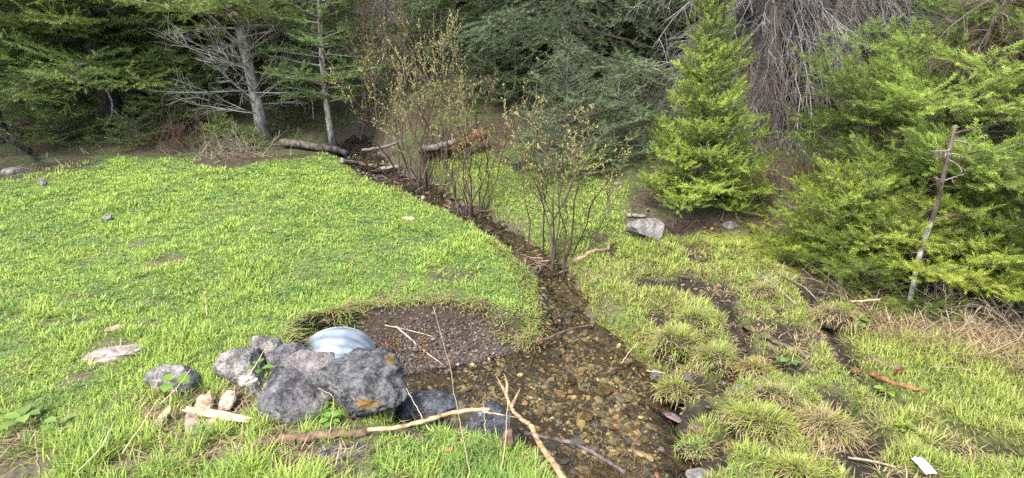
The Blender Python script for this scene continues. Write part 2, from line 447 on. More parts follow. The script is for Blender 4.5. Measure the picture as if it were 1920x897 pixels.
gc = lerp(gc, (0.036, 0.025, 0.017), gm['scour'])
gc = lerp(gc, (0.072, 0.056, 0.032), (gm['d'] < 0.0)*1.0); gc = lerp(gc, (0.055, 0.045, 0.032), (gm['d'] < 0.03)*sstep(4.6, 5.6, yf))
nx_, ny_ = len(gx), len(gy)
b = MB()
idx = np.arange(nx_*ny_).reshape(ny_, nx_)
b.add(np.stack([xf, yf, zf_], 1), None, np.stack([idx[:-1, :-1], idx[:-1, 1:], idx[1:, 1:], idx[1:, :-1]], -1).reshape(-1, 4), gc)
tag(b.build('ground', M_GROUND, smooth=True), kind='structure')

# heights by lookup from here on
GX, GY, GZ = gx, gy, zf_.reshape(ny_, nx_)
def Hq(x, y):
    x = np.atleast_1d(np.asarray(x, float)); y = np.atleast_1d(np.asarray(y, float))
    i = np.clip(np.searchsorted(GX, x)-1, 0, nx_-2); j = np.clip(np.searchsorted(GY, y)-1, 0, ny_-2)
    u = np.clip((x-GX[i])/(GX[i+1]-GX[i]), 0, 1); v = np.clip((y-GY[j])/(GY[j+1]-GY[j]), 0, 1)
    return (GZ[j, i]*(1-u)+GZ[j, i+1]*u)*(1-v)+(GZ[j+1, i]*(1-u)+GZ[j+1, i+1]*u)*v
H = Hq

# ------------------------------------------------------------------ running water
wx = np.arange(-2.6, 1.6, 0.02); wy = np.arange(1.0, y_end+0.6, 0.02)
WX, WY = np.meshgrid(wx, wy); d = poly_sdf(WX.ravel(), WY.ravel(), STREAM).reshape(WX.shape)
swift = sstep(2.9, 3.4, WY)*0.8+0.25+1.0*sstep(4.5, 5.5, WY)
wz = zw(WY) + swift*(0.016*fbm2(WX.ravel()*1.6, WY.ravel(), 8, 2, 301).reshape(WX.shape) + 0.012*fbm2(WX.ravel()*1.5, WY.ravel(), 18, 2, 302).reshape(WX.shape))
keep = d < 0.16
use = keep[:-1, :-1] & keep[1:, :-1] & keep[:-1, 1:] & keep[1:, 1:]
idx = np.arange(WX.size).reshape(WX.shape)
q = np.stack([idx[:-1, :-1][use], idx[:-1, 1:][use], idx[1:, 1:][use], idx[1:, :-1][use]], -1)
used, inv = np.unique(q.ravel(), return_inverse=True)
m, nt, out = new_mat('clear_water'); N, L = nt.nodes.new, nt.links.new
fr = N('ShaderNodeFresnel'); fr.inputs[0].default_value = 1.5
tr = N('ShaderNodeBsdfTransparent'); tr.inputs[0].default_value = (0.82, 0.78, 0.66, 1)
gl = N('ShaderNodeBsdfGlossy'); gl.inputs['Roughness'].default_value = 0.06
mx = N('ShaderNodeMixShader'); tc = N('ShaderNodeTexCoord')
nz = N('ShaderNodeTexNoise'); nz.inputs['Scale'].default_value = 26; nz.inputs['Detail'].default_value = 3
mp = N('ShaderNodeMapping'); mp.inputs['Scale'].default_value = (1.4, 0.8, 1); mp.inputs['Rotation'].default_value = (0, 0, 0.5)
bp = N('ShaderNodeBump'); bp.inputs['Strength'].default_value = 0.8; bp.inputs['Distance'].default_value = 0.03
L(tc.outputs['Object'], mp.inputs[0]); L(mp.outputs[0], nz.inputs[0]); L(nz.outputs[0], bp.inputs['Height'])
L(bp.outputs[0], gl.inputs['Normal']); L(bp.outputs[0], fr.inputs['Normal'])
L(fr.outputs[0], mx.inputs[0]); L(tr.outputs[0], mx.inputs[1]); L(gl.outputs[0], mx.inputs[2]); L(mx.outputs[0], out.inputs[0])
b = MB(); b.add(np.stack([WX.ravel(), WY.ravel(), wz.ravel()], 1)[used], None, inv.reshape(-1, 4))
tag(b.build('stream_water', m, smooth=True), kind='structure')

# ------------------------------------------------------------------ pebbles
def ico(sub):
    t = (1+5**.5)/2
    v = np.array([(-1,t,0),(1,t,0),(-1,-t,0),(1,-t,0),(0,-1,t),(0,1,t),(0,-1,-t),(0,1,-t),(t,0,-1),(t,0,1),(-t,0,-1),(-t,0,1)], float)
    f = [(0,11,5),(0,5,1),(0,1,7),(0,7,10),(0,10,11),(1,5,9),(5,11,4),(11,10,2),(10,7,6),(7,1,8),(3,9,4),(3,4,2),(3,2,6),(3,6,8),(3,8,9),(4,9,5),(2,4,11),(6,2,10),(8,6,7),(9,8,1)]
    v = [tuple(p/np.linalg.norm(p)) for p in v]
    for _ in range(sub):
        mid, g = {}, []
        def m_(a, b):
            k = (min(a, b), max(a, b))
            if k not in mid:
                p = np.array(v[a])+np.array(v[b]); v.append(tuple(p/np.linalg.norm(p))); mid[k] = len(v)-1
            return mid[k]
        for a, b_, c in f:
            x, y, z = m_(a, b_), m_(b_, c), m_(c, a); g += [(a, x, z), (b_, y, x), (c, z, y), (x, y, z)]
        f = g
    return np.array(v), np.array(f)
ICO = {k: ico(k) for k in (1, 2, 4, 5)}

def stone_shape(sub, rng, cuts=10, rough=0.10, cutd=(0.55, 0.9), f=1.6):
    v, f_ = ICO[sub]; p = v.copy()
    for _ in range(cuts):
        n = rng.normal(size=3); n /= np.linalg.norm(n); dd = rng.uniform(*cutd)
        e = np.maximum(p@n-dd, 0); p = p-e[:, None]*n*(0.97 if sub >= 4 else 0.92)
    s = rng.integers(1000)
    p = p*(1+rough*fbm3(p+s, f, 5, int(s), 0.55)[:, None])
    if sub >= 4:
        p = p*(1+0.55*rough*(np.abs(fbm3(p*1.0+s*2, 4.0, 5, int(s)+5, 0.65))-0.2)[:, None]+0.22*rough*fbm3(p+s*3, 11.0, 3, int(s)+9, 0.6)[:, None])
    return p, f_

def rotmats(rng, n, flat=0.35):
    a = rng.uniform(0, 2*np.pi, n); tx, ty = rng.normal(0, flat, n), rng.normal(0, flat, n)
    ca, sa = np.cos(a), np.sin(a); Z, O = np.zeros(n), np.ones(n)
    Rz = np.stack([np.stack([ca, -sa, Z], -1), np.stack([sa, ca, Z], -1), np.stack([Z, Z, O], -1)], 1)
    Rx = np.stack([np.stack([O, Z, Z], -1), np.stack([Z, np.cos(tx), -np.sin(tx)], -1), np.stack([Z, np.sin(tx), np.cos(tx)], -1)], 1)
    Ry = np.stack([np.stack([np.cos(ty), Z, np.sin(ty)], -1), np.stack([Z, O, Z], -1), np.stack([-np.sin(ty), Z, np.cos(ty)], -1)], 1)
    return Rz@Rx@Ry

PEB = [(np.array(c), w) for c, w in [((0.090, 0.068, 0.037), 3), ((0.145, 0.112, 0.055), 2), ((0.085, 0.077, 0.044), 4), ((0.085, 0.080, 0.070), 2), ((0.030, 0.026, 0.022), 4), ((0.20, 0.165, 0.10), 1), ((0.11, 0.06, 0.04), 1), ((0.04, 0.04, 0.042), 2)]]
def scatter_stones(name, xs, ys, sizes, pal, rng, sink=0.25, flat=0.6, bright=1.0):
    b = MB(); shapes = [stone_shape(1, rng, 7, 0.10) for _ in range(8)]
    w = np.array([p[1] for p in pal], float); w /= w.sum(); C = np.array([p[0] for p in pal])
    zs = H(xs, ys); which = rng.integers(8, size=len(xs))
    for k in range(8):
        i = np.where(which == k)[0]; n = len(i)
        if n == 0: continue
        v, f = shapes[k]; s = sizes[i]
        sc = np.stack([s*rng.uniform(.8, 1.3, n), s*rng.uniform(.6, 1.0, n), s*rng.uniform(flat*.7, flat*1.2, n)], 1)
        V = np.einsum('nij,nkj->nki', rotmats(rng, n), v[None]*sc[:, None, :])
        V += np.stack([xs[i], ys[i], zs[i]+s*flat*(0.5-sink)], 1)[:, None, :]
        col = C[rng.choice(len(C), n, p=w)]*rng.uniform(.65, 1.35, (n, 1))*(bright[i][:, None] if isinstance(bright, np.ndarray) else bright)
        b.add(V.reshape(-1, 3), (f[None]+(np.arange(n)*len(v))[:, None, None]).reshape(-1, 3), None, np.repeat(col, len(v), 0))
    return tag(b.build(name, M_PEBBLE, smooth=False), kind='stuff')

rng = np.random.default_rng(5)
def sample(n, x0, x1, y0, y1): return rng.uniform(x0, x1, n), rng.uniform(y0, y1, n)
xs, ys = sample(62000, -1.2, 1.2, 1.6, 5.0); dd = land(xs, ys)[1]['d']; k = dd < -0.045-0.05*rng.uniform(size=len(xs)); xs, ys, dd = xs[k], ys[k], dd[k]
sz = np.clip(rng.lognormal(math.log(0.0085), 0.55, len(xs)), 0.004, 0.036)
k = rng.uniform(size=len(xs)) < np.clip(0.55+0.9*fbm2(xs, ys, 5, 3, 401), 0.12, 1)*(1-0.75*sstep(0.16, 0.02, np.abs(dd))*sstep(.6, .75, xs)); 
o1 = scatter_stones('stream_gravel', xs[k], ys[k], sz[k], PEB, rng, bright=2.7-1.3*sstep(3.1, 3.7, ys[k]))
xs, ys = sample(3000, -2.4, 0.2, 5.0, 9.5); k = land(xs, ys)[1]['d'] < -0.06; xs, ys = xs[k], ys[k]
o2 = scatter_stones('streambed_cobble_gravel', xs, ys, np.clip(rng.lognormal(math.log(0.022), 0.4, len(xs)), 0.01, 0.05), [((0.10, 0.088, 0.075), 2), ((0.17, 0.155, 0.135), 1), ((0.06, 0.052, 0.043), 2)], rng, bright=1.4)
xs, ys = sample(60000, -1.3, 0.4, 2.3, 3.6); k = (poly_sdf(xs, ys, SCOUR)+0.08*fbm2(xs, ys, 7, 2, 92) < rng.normal(-0.06, 0.05, len(xs))) & (poly_sdf(xs, ys, STREAM) > -0.05); xs, ys = xs[k], ys[k]
dens = 0.10+0.90*sstep(0.32, 0.05, poly_sdf(xs, ys, STREAM)); k = rng.uniform(size=len(xs)) < dens; xs, ys = xs[k], ys[k]
GREYS = [((0.042, 0.030, 0.020), 4), ((0.066, 0.050, 0.036), 3), ((0.115, 0.096, 0.076), 1.2), ((0.075, 0.044, 0.028), 1.5), ((0.025, 0.018, 0.012), 4)]
o3 = scatter_stones('bank_gravel', xs, ys, np.clip(rng.lognormal(math.log(0.0075), 0.4, len(xs)), 0.004, 0.025), GREYS, rng)
xs, ys = sample(9000, 0.3, 3.2, 1.6, 4.6); _, mm = land(xs, ys); k = (mm['mud'] > 0.6) & (mm['d'] > 0) & (rng.uniform(size=len(xs)) < 0.35); xs, ys = xs[k], ys[k]
o4 = scatter_stones('runnel_gravel', xs, ys, np.clip(rng.lognormal(math.log(0.009), 0.5, len(xs)), 0.004, 0.03), GREYS+[((0.14, 0.09, 0.05), 2)], rng)
for o, l in ((o1, 'brown and ochre pebbles on the bed of the pool'), (o2, 'dark cobbles on the bed of the upper stream'), (o3, 'fine grey gravel on the scoured bank'), (o4, 'scattered small stones in the muddy runnels')): o['label'] = l

# ------------------------------------------------------------------ grass
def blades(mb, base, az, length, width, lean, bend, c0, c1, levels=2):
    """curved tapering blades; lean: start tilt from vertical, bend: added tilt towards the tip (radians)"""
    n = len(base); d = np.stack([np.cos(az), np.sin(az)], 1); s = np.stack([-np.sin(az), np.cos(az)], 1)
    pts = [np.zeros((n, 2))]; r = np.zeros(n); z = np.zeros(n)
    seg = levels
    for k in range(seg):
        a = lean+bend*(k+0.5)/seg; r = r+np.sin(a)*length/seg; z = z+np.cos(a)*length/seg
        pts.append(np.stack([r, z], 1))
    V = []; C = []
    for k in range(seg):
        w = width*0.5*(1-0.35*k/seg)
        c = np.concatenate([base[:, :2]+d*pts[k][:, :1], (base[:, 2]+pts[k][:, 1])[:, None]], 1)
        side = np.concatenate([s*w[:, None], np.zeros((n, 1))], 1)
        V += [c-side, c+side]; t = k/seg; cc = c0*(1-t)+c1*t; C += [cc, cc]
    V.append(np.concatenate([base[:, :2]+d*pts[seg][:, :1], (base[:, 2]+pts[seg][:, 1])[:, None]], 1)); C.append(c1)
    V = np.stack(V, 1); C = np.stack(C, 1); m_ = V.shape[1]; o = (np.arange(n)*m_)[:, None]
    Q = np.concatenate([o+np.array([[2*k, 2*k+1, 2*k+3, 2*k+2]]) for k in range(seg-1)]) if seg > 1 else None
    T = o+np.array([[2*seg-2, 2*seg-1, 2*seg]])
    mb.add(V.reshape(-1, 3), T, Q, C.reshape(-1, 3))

def fan_points(n, y0, y1, p, rng, xmul=1.0, xoff=0.5, lo=None, hi=None):
    """random ground points, thinning out as y**-p"""
    yy = np.linspace(y0, y1, 400); pdf = (xmul*yy+xoff)*np.clip(2.0/yy, 0, 1.2)**p; cdf = np.cumsum(pdf); cdf /= cdf[-1]
    y = np.interp(rng.uniform(size=n), cdf, yy); w = xmul*y+xoff
    x = rng.uniform(-1, 1, n)*w
    return x, y

rng = np.random.default_rng(21)
GREEN_A, GREEN_B, GREEN_C = np.array([0.350, 0.450, 0.085]), np.array([0.235, 0.355, 0.068]), np.array([0.120, 0.225, 0.055])
STRAW, STRAW2 = np.array([0.42, 0.33, 0.18]), np.array([0.26, 0.19, 0.10])
def rock_clear(x, y): return np.ones_like(x)

def lay_grass(name, label, n_tuft, per, y0, y1, p, which):
    x, y = fan_points(n_tuft, y0, y1, p, rng, 1.0, 0.9)
    z, m = land(x, y); lawn, mead, moss, lit, yard, bare = cover(x, y, m)
    cl = fbm2(x, y, 3.2, 3, 201); cl2 = fbm2(x, y, 0.8, 2, 207); cl3 = fbm2(x, y, 8.0, 2, 211)
    ok = (m['d'] > -0.012) & (m['scour'] < 0.4)
    if which == 'lawn':
        prob = lawn*(1-bare)*(1-0.85*yard)*(0.85+0.4*cl3)
    else:
        prob = mead*(1-0.985*m['mud'])*(0.95+0.4*cl3)
    k = ok & (rng.uniform(size=n_tuft) < prob); x, y, z, cl, cl2, cl3 = x[k], y[k], z[k], cl[k], cl2[k], cl3[k]
    m = {a: v[k] for a, v in m.items()}
    n = len(x); N_ = n*per; rep = lambda a: np.repeat(a, per, 0)
    far = np.clip(y/2.5, 1, 2.6)
    big = np.clip(0.7+0.7*sstep(-0.1, 0.5, cl), 0.5, 1.5) if which == 'lawn' else 0.75+0.6*sstep(-0.3, 0.5, cl)
    az = rng.uniform(0, 2*np.pi, N_); sp = rep(0.010*far*big)*rng.uniform(0.2, 1.2, N_)
    bx, by = rep(x)+np.cos(az)*sp, rep(y)+np.sin(az)*sp
    base = np.stack([bx, by, H(bx, by)-0.004], 1)
    edge = rep(sstep(0.45, 0.02, m['d']))
    if which == 'lawn':
        # short turf, longer and coarser at the photographer's feet and along the scour
        near = rep(sstep(2.5, 1.8, y)); ln = rep(big)*rng.uniform(0.016, 0.055, N_)*(1+0.85*near)
        ln *= 1+0.35*edge
        t = np.clip(rep(0.55+0.6*cl+0.5*cl2)+rng.normal(0, .25, N_), 0, 1)[:, None]
        col = GREEN_B*(1-t)+GREEN_A*t
        dk = np.clip(rep(sstep(0.12, 0.5, -cl3-0.2*cl)), 0, 1)[:, None]*0.75; col = col*(1-dk)+GREEN_C*dk
        pd = 0.07+0.10*rep(sstep(0.2, 0.6, cl2))+0.22*near*rep(sstep(-.2, .4, cl3))+0.30*rep(sstep(0.22, 0.0, np.abs(poly_sdf(x, y, SCOUR))))+0.20*edge
    else:
        yb = rep(sstep(4.4, 5.0, y))                      # the smooth bright meadow farther up
        ln = rep(big)*rng.uniform(0.030, 0.085, N_)*(1-0.45*yb)
        t = np.clip(rep(0.5+0.7*cl)+rng.normal(0, .3, N_), 0, 1)[:, None]
        col = np.array([0.19, 0.255, 0.052])*(1-t)+np.array([0.35, 0.40, 0.085])*t
        col = col*(1-yb[:, None])+(GREEN_B*(1-t)+GREEN_A*t)*yb[:, None]
        pd = (0.17+0.32*rep(sstep(0.0, 0.5, cl2+0.5*cl3))+0.55*rep(sstep(.02, .35, m['mud'])))*(1-0.8*yb)
    dead = rng.uniform(size=N_) < pd
    sc_ = np.where(rng.uniform(size=(N_, 1)) < .6, STRAW, STRAW2)
    col = np.where(dead[:, None], sc_, col)*rng.uniform(0.75, 1.2, (N_, 1))
    wd = rng.uniform(0.0028, 0.0058, N_)*rep(far)**0.8
    lean = np.abs(rng.normal(0.35, 0.3, N_))+dead*0.4; bend = rng.uniform(0.2, 1.3, N_)+dead*0.5
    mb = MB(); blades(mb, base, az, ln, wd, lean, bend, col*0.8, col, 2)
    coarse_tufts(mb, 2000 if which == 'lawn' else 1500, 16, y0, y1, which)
    o = tag(mb.build(name, M_GRASS), label, None, None, 'stuff'); return o
def coarse_tufts(mb, n_t, per, y0, y1, which):
    x, y = fan_points(n_t, y0, y1, 0.9, rng); z, m = land(x, y); lawn, mead, moss, lit, yard, bare = cover(x, y, m)
    pr = (lawn if which == 'lawn' else mead*(1-m['mud']))*(1-bare)*(1-yard)*(0.25+sstep(-.1, .5, fbm2(x, y, 1.7, 2, 281)))
    k = (rng.uniform(size=n_t) < pr) & (m['d'] > .03) & (m['scour'] < .2); x, y = x[k], y[k]; n = len(x)
    az = rng.uniform(0, 6.28, n*per); q = rng.uniform(.1, 1, n*per); r = 0.022*np.repeat(rng.uniform(.6, 1.4, n)*np.clip(y/3, 1, 1.6), per); bx, by = np.repeat(x, per)+np.cos(az)*q*r, np.repeat(y, per)+np.sin(az)*q*r
    t = np.clip(np.repeat(rng.uniform(size=n), per)+rng.normal(0, .2, n*per), 0, 1)[:, None]; col = GREEN_B*(1-t)+GREEN_A*.95*t
    dead = rng.uniform(size=n*per) < .06; col = np.where(dead[:, None], STRAW, col)*rng.uniform(.8, 1.2, (n*per, 1))
    ln = np.repeat(rng.uniform(.05, .105, n), per)*rng.uniform(.55, 1.1, n*per)*np.clip(1.15-by/14, .6, 1.1)
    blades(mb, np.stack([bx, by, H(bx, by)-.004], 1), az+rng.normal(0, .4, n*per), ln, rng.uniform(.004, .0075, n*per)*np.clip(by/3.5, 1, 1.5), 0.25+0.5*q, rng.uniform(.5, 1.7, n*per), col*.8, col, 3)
lay_grass('lawn_grass', 'bright green short grass of the lawn left of the stream', 190000, 5, 1.45, 9.3, 1.15, 'lawn')
lay_grass('meadow_grass', 'olive green and straw grass on the wet bank right of the stream', 140000, 5, 1.45, 7.5, 1.0, 'meadow')

# clover and other little broad leaves among the blades
def lay_leaves(name, label, n, fn, size, cols, p=1.1, y1=8.5, lift=(0.01, 0.04)):
    x, y = fan_points(n, 1.5, y1, p, rng); z, m = land(x, y)
    k = rng.uniform(size=n) < fn(x, y, m); x, y = x[k], y[k]; n = len(x)
    s = rng.uniform(*size, n)*np.clip(y/3, 1, 2.2); c = np.stack([x, y, H(x, y)+rng.uniform(*lift, n)], 1)
    R = rotmats(rng, n, 0.5)
    T = np.array([(0, 0, 0), (0.5, 0.42, .12), (1.0, 0.25, .10), (1.1, 0, .02), (1.0, -0.25, .10), (0.5, -0.42, .12)])
    V = c[:, None, :]+np.einsum('nij,kj->nki', R, T)*s[:, None, None]
    o = (np.arange(n)*6)[:, None]
    col = np.array(cols)[rng.integers(len(cols), size=n)]*rng.uniform(.7, 1.25, (n, 1))
    mb = MB(); mb.add(V.reshape(-1, 3), None, np.concatenate([o+np.array([[0, 1, 2, 3]]), o+np.array([[0, 3, 4, 5]])]), np.repeat(col, 6, 0))
    return tag(mb.build(name, M_LEAF), label, None, None, 'stuff')
def f_lawn(x, y, m):
    lawn, mead, moss, lit, yard, bare = cover(x, y, m)
    return lawn*(m['d'] > .03)*(m['scour'] < .3)*sstep(0.05, 0.4, fbm2(x, y, 2.6, 3, 231))*(1-yard)
def f_mead(x, y, m):
    lawn, mead, moss, lit, yard, bare = cover(x, y, m)
    return mead*(m['d'] > .03)*(1-m['mud'])*sstep(0.0, 0.4, fbm2(x, y, 3.6, 3, 241))
def f_moss(x, y, m):
    lawn, mead, moss, lit, yard, bare = cover(x, y, m)
    return np.maximum(moss, 0.5*lit)*sstep(-0.25, 0.3, fbm2(x, y, 5, 3, 251))
def f_wood(x, y, m):
    lawn, mead, moss, lit, yard, bare = cover(x, y, m)
    return (1-np.maximum(lawn, mead))*(1-moss)*(m['d'] > .05)*sstep(0.0, 0.5, fbm2(x, y, 1.1, 3, 261))
lay_leaves('clover_ground_cover', 'patches of small clover leaves in the lawn', 40000, f_lawn, (0.010, 0.018), [(0.10, 0.18, 0.035), (0.14, 0.22, 0.04), (0.08, 0.15, 0.035)])
lay_leaves('marsh_ground_cover', 'small yellow green herbs among the wet bank grass', 26000, f_mead, (0.008, 0.015), [(0.16, 0.20, 0.03), (0.22, 0.24, 0.03), (0.10, 0.16, 0.035)])
lay_leaves('moss_ground_cover', 'bright yellow green moss below the young fir', 26000, f_moss, (0.010, 0.020), [(0.24, 0.27, 0.02), (0.30, 0.30, 0.03), (0.14, 0.19, 0.03), (0.16, 0.11, 0.05)], 0.3, 6.5, (0.0, 0.02))
lay_leaves('forest_ground_cover', 'dull green low herbs on the forest floor', 52000, f_wood, (0.012, 0.022), [(0.06, 0.09, 0.025), (0.09, 0.12, 0.03), (0.11, 0.07, 0.035)], 0.0, 14.0, (0.0, 0.05))

# fallen twigs, bark and dead stalks on the forest floor
n = 15000; x, y = fan_points(n, 3.0, 16.0, 0.0, rng, 1.1, 0.5); z, m = land(x, y)
lawn, mead, moss, lit, yard, bare = cover(x, y, m)
pr = np.clip((1-np.maximum(lawn, mead))*(1-.7*moss)+0.5*lit+0.4*yard, 0, 1)*(m['d'] > 0.02); k = rng.uniform(size=n) < pr; x, y = x[k], y[k]; n = len(x)
az = rng.uniform(0, 6.28, n); col = np.where(rng.uniform(size=(n, 1)) < .35, np.array([0.20, 0.17, 0.14]), np.array([0.085, 0.055, 0.038]))*rng.uniform(.6, 1.4, (n, 1))
mb = MB(); blades(mb, np.stack([x, y, H(x, y)+rng.uniform(0.0, 0.03, n)], 1), az, rng.lognormal(math.log(0.11), 0.7, n), rng.uniform(.004, .011, n), rng.uniform(1.1, 1.65, n), rng.uniform(-0.2, .25, n), col, col, 2)
tag(mb.build('forest_debris', M_TWIG), 'fallen twigs and dead stalks on the forest floor', None, None, 'stuff')
# ------------------------------------------------------------------ conifers
def shoot_template(n, nl, w, spread, seed, flat=0.0):
    """one needled shoot along +x of length 1: thin triangles; nl = needle length, w = needle half width"""
    r = np.random.default_rng(seed); V = []
    for k in range(n):
        a = (k+0.7)/n; ph = k*2.39996+r.normal(0, .25)
        fw = spread*(1-0.45*a)
        rad = np.array([0, math.cos(ph), math.sin(ph)*(1-flat)+0.25*flat])
        d = np.array([1-fw, 0, 0])+rad*fw; d /= np.linalg.norm(d)
        p = np.array([a*0.92, 0, 0]); side = np.cross(d, rad+np.array([.01, .02, .03])); side /= np.linalg.norm(side)+1e-9
        L_ = nl*r.uniform(.8, 1.15)
        V += [p-side*w, p+side*w, p+d*L_]
    V += [np.array([0, -w*.5, 0]), np.array([0, w*.5, 0]), np.array([1.0+nl*.5, 0, 0])]
    return np.array(V)

def put_shoots(mb, pos, axis, length, col, tmpl, rng):
    n = len(pos); X_ = axis/(np.linalg.norm(axis, axis=1)[:, None]+1e-9)
    up = np.tile(np.array([[0.0, 0, 1]]), (n, 1))+rng.normal(0, .35, (n, 3))
    Y_ = np.cross(up, X_); Y_ /= np.linalg.norm(Y_, axis=1)[:, None]+1e-9
    Z_ = np.cross(X_, Y_); B = np.stack([X_, Y_, Z_], 2)
    V = pos[:, None, :]+np.einsum('nij,kj->nki', B, tmpl)*length[:, None, None]
    K = len(tmpl); T = np.arange(n*K).reshape(-1, 3)
    c = np.repeat(col, K, 0)
    mb.add(V.reshape(-1, 3), T, None, c)

def bough(rng, P0, az, L, e0, drp, up, n=12):
    """centre line of one branch"""
    s = np.linspace(0, 1, n)[:, None]
    wob = np.cumsum(rng.normal(0, .028, n)); wob -= wob[0]; wob = wob*(0.4+0.6*math.cos(e0))
    ca, sa = math.cos(az), math.sin(az)
    r = L*math.cos(e0)*s[:, 0]*(1-0.12*s[:, 0]**2); z = L*(math.sin(e0)*s[:, 0]-drp*s[:, 0]**2+up*s[:, 0]**3)
    return np.stack([P0[0]+ca*r-sa*wob*L, P0[1]+sa*r+ca*wob*L, P0[2]+z], 1)

def interp_line(P, s):
    t = np.clip(s, 0, 1)*(len(P)-1); i = np.minimum(t.astype(int), len(P)-2); f = (t-i)[:, None]
    return P[i]*(1-f)+P[i+1]*f, (P[i+1]-P[i])/(np.linalg.norm(P[i+1]-P[i], axis=1)[:, None]+1e-9)

def spray(rng, P, L, twsp, twlen, shl, s0, hang, lift, fan=0.9, scat=0.25, gapf=0.36):
    """positions, axes and lengths of the shoots that one branch carries"""
    nt = max(4, int(1.5*L*(1-s0)/twsp)); s = s0+(1-s0)*(np.arange(nt)+rng.uniform(0, .7, nt))/nt
    A, T = interp_line(P, s)
    sidev = np.cross(np.array([0, 0, 1.0]), T); sidev /= np.linalg.norm(sidev, axis=1)[:, None]+1e-9
    sg = np.where(np.arange(nt) % 2 == 0, 1.0, -1.0)[:, None]
    D = T*(1-0.45*fan)+sidev*sg*fan+rng.normal(0, .24, (nt, 3)); D[:, 2] += lift-hang*rng.uniform(.3, 1.3, nt)
    D /= np.linalg.norm(D, axis=1)[:, None]
    prof = np.sin(np.pi*np.clip(0.18+0.82*(s-s0)/(1-s0+1e-9), 0, 1))**0.7*0.85+0.18
    TL = twlen*L*prof*rng.uniform(.65, 1.2, nt)
    pos, ax, wood = [], [], []
    for i in range(nt):
        m = max(2, int(round(TL[i]/(shl*gapf))))
        u = (np.arange(m)+0.3)/m
        p = A[i]+D[i]*(u*TL[i])[:, None]; p[:, 2] -= hang*0.5*TL[i]*u**2
        a = D[i]+np.cross(D[i], np.array([0, 0, 1.0]))*np.where(np.arange(m) % 2 == 0, .75, -.75)[:, None]*(1-0.6*u)[:, None]+rng.normal(0, scat, (m, 3))
        a[:, 2] += lift-hang*0.4
        pos.append(p); ax.append(a); wood.append((A[i], A[i]+D[i]*TL[i]*0.95))
    pos.append(P[-1:]); ax.append(T[-1:])
    return np.concatenate(pos), np.concatenate(ax), wood

def conifer(name, label, base, H_, R, cols, seed, z_first=0.15, whorl=0.2, per=6, e_low=-5, e_high=35, drp=0.25, up=0.12, twsp=0.07, twlen=0.30, shl=0.075, needles=12, nl=0.26, nw=0.024,
            s0=0.15, hang=0.0, lift=0.1, trunk_r=0.06, lean=(0, 0), zfull=1e9, group=None, cat='fir tree', bark=(0.13, 0.11, 0.09), shape=1.0, az_keep=None, gap=0.0, scat=0.25, asym=None, spread=0.75, gapf=0.36, twig_wood=True, low=0.55, lvar=0.25):
    rng = np.random.default_rng(seed)
    t = thing(name, label, cat, base, group)
    nz = 14; zz = np.linspace(-0.08, H_*0.98, nz); f = zz/H_
    TP = np.stack([lean[0]*H_*np.maximum(f, 0)**1.2+0.01*H_*np.sin(f*7+seed), lean[1]*H_*np.maximum(f, 0)**1.2+0.008*H_*np.cos(f*6+seed*2), zz], 1)
    rad = trunk_r*(1-0.92*np.clip(f, 0, 1)**0.9)*np.where(f < 0.02, 1.3, 1.0)
    mbT = MB(); mbT.tube(TP, 1, radii=rad, sides=9, col=bark, jitter=0.06, rng=rng)
    mbB, mbC = MB(), MB()
    tm = [shoot_template(needles, nl*1.18, nw*1.2, spread, seed+k) for k in range(2)]; per = per+1
    POS, AX, LEN, CO = [], [], [], []
    z = z_first
    cols = [np.array(cols[0])*(0.62 if needles > 20 else 0.85), np.array(cols[1])]
    while z < H_*0.985:
        fz = z/H_; coarse = z > zfull
        prof = (1-fz)**shape*(low+(1-low)*min(1, fz/0.18))*R+0.05
        npb = max(3, int(per*(0.45 if coarse else 1)))
        off = rng.uniform(0, 6.28)
        for b_ in range(npb):
            if rng.uniform() < gap: continue
            az = off+6.283*b_/npb+rng.normal(0, .25)
            L_ = prof*rng.uniform(1-lvar, 1+lvar)
            if asym is not None: L_ *= 1+asym[1]*math.cos(az-asym[0])
            if az_keep is not None and abs((az-az_keep[0]+math.pi) % (2*math.pi)-math.pi) > az_keep[1]: continue
            zb = z+rng.normal(0, whorl*0.3); zb = max(0.04, zb)
            k = zb/H_; p0 = np.array([np.interp(zb, zz, TP[:, 0]), np.interp(zb, zz, TP[:, 1]), zb])
            e = math.radians(e_low+(e_high-e_low)*k+rng.normal(0, 7))
            P = bough(rng, p0, az, L_, e, drp*rng.uniform(.6, 1.4), up)
            mbB.tube(P, 0.004+0.012*L_, 0.002, sides=4, col=np.array(bark)*rng.uniform(.6, 1.0), cap=False)
            sl = shl*(1.7 if coarse else 1); ts = twsp*(1.8 if coarse else 1)
            pos, ax, wood = spray(rng, P, L_, ts, twlen, sl, s0, hang, lift, scat=scat, gapf=gapf)
            if twig_wood and not coarse:
                for a, c in wood[::2]: mbB.tube([a, c], 0.003, 0.0015, sides=3, col=np.array(bark)*0.8, cap=False)
            tt = np.clip(0.5+0.35*rng.normal()+rng.normal(0, .25, len(pos)), 0, 1)[:, None]
            POS.append(pos); AX.append(ax); LEN.append(sl*rng.uniform(.75, 1.25, len(pos))); CO.append((cols[0]*(1-tt)+cols[1]*tt)*rng.uniform(.85, 1.15, (len(pos), 1)))
        z += whorl*rng.uniform(.8, 1.2)*(1.9 if coarse else 1)
    POS, AX, LEN, CO = map(np.concatenate, (POS, AX, LEN, CO))
    half = rng.uniform(size=len(POS)) < .5
    for h, tp in ((half, tm[0]), (~half, tm[1])): put_shoots(mbC, POS[h], AX[h], LEN[h], CO[h], tp, rng)
    mbT.build('trunk', M_BARK, t, smooth=True); cr = mbC.build('crown', M_NEEDLE, t); mbB.build('limb_sprays', M_TWIG, cr)
    return t

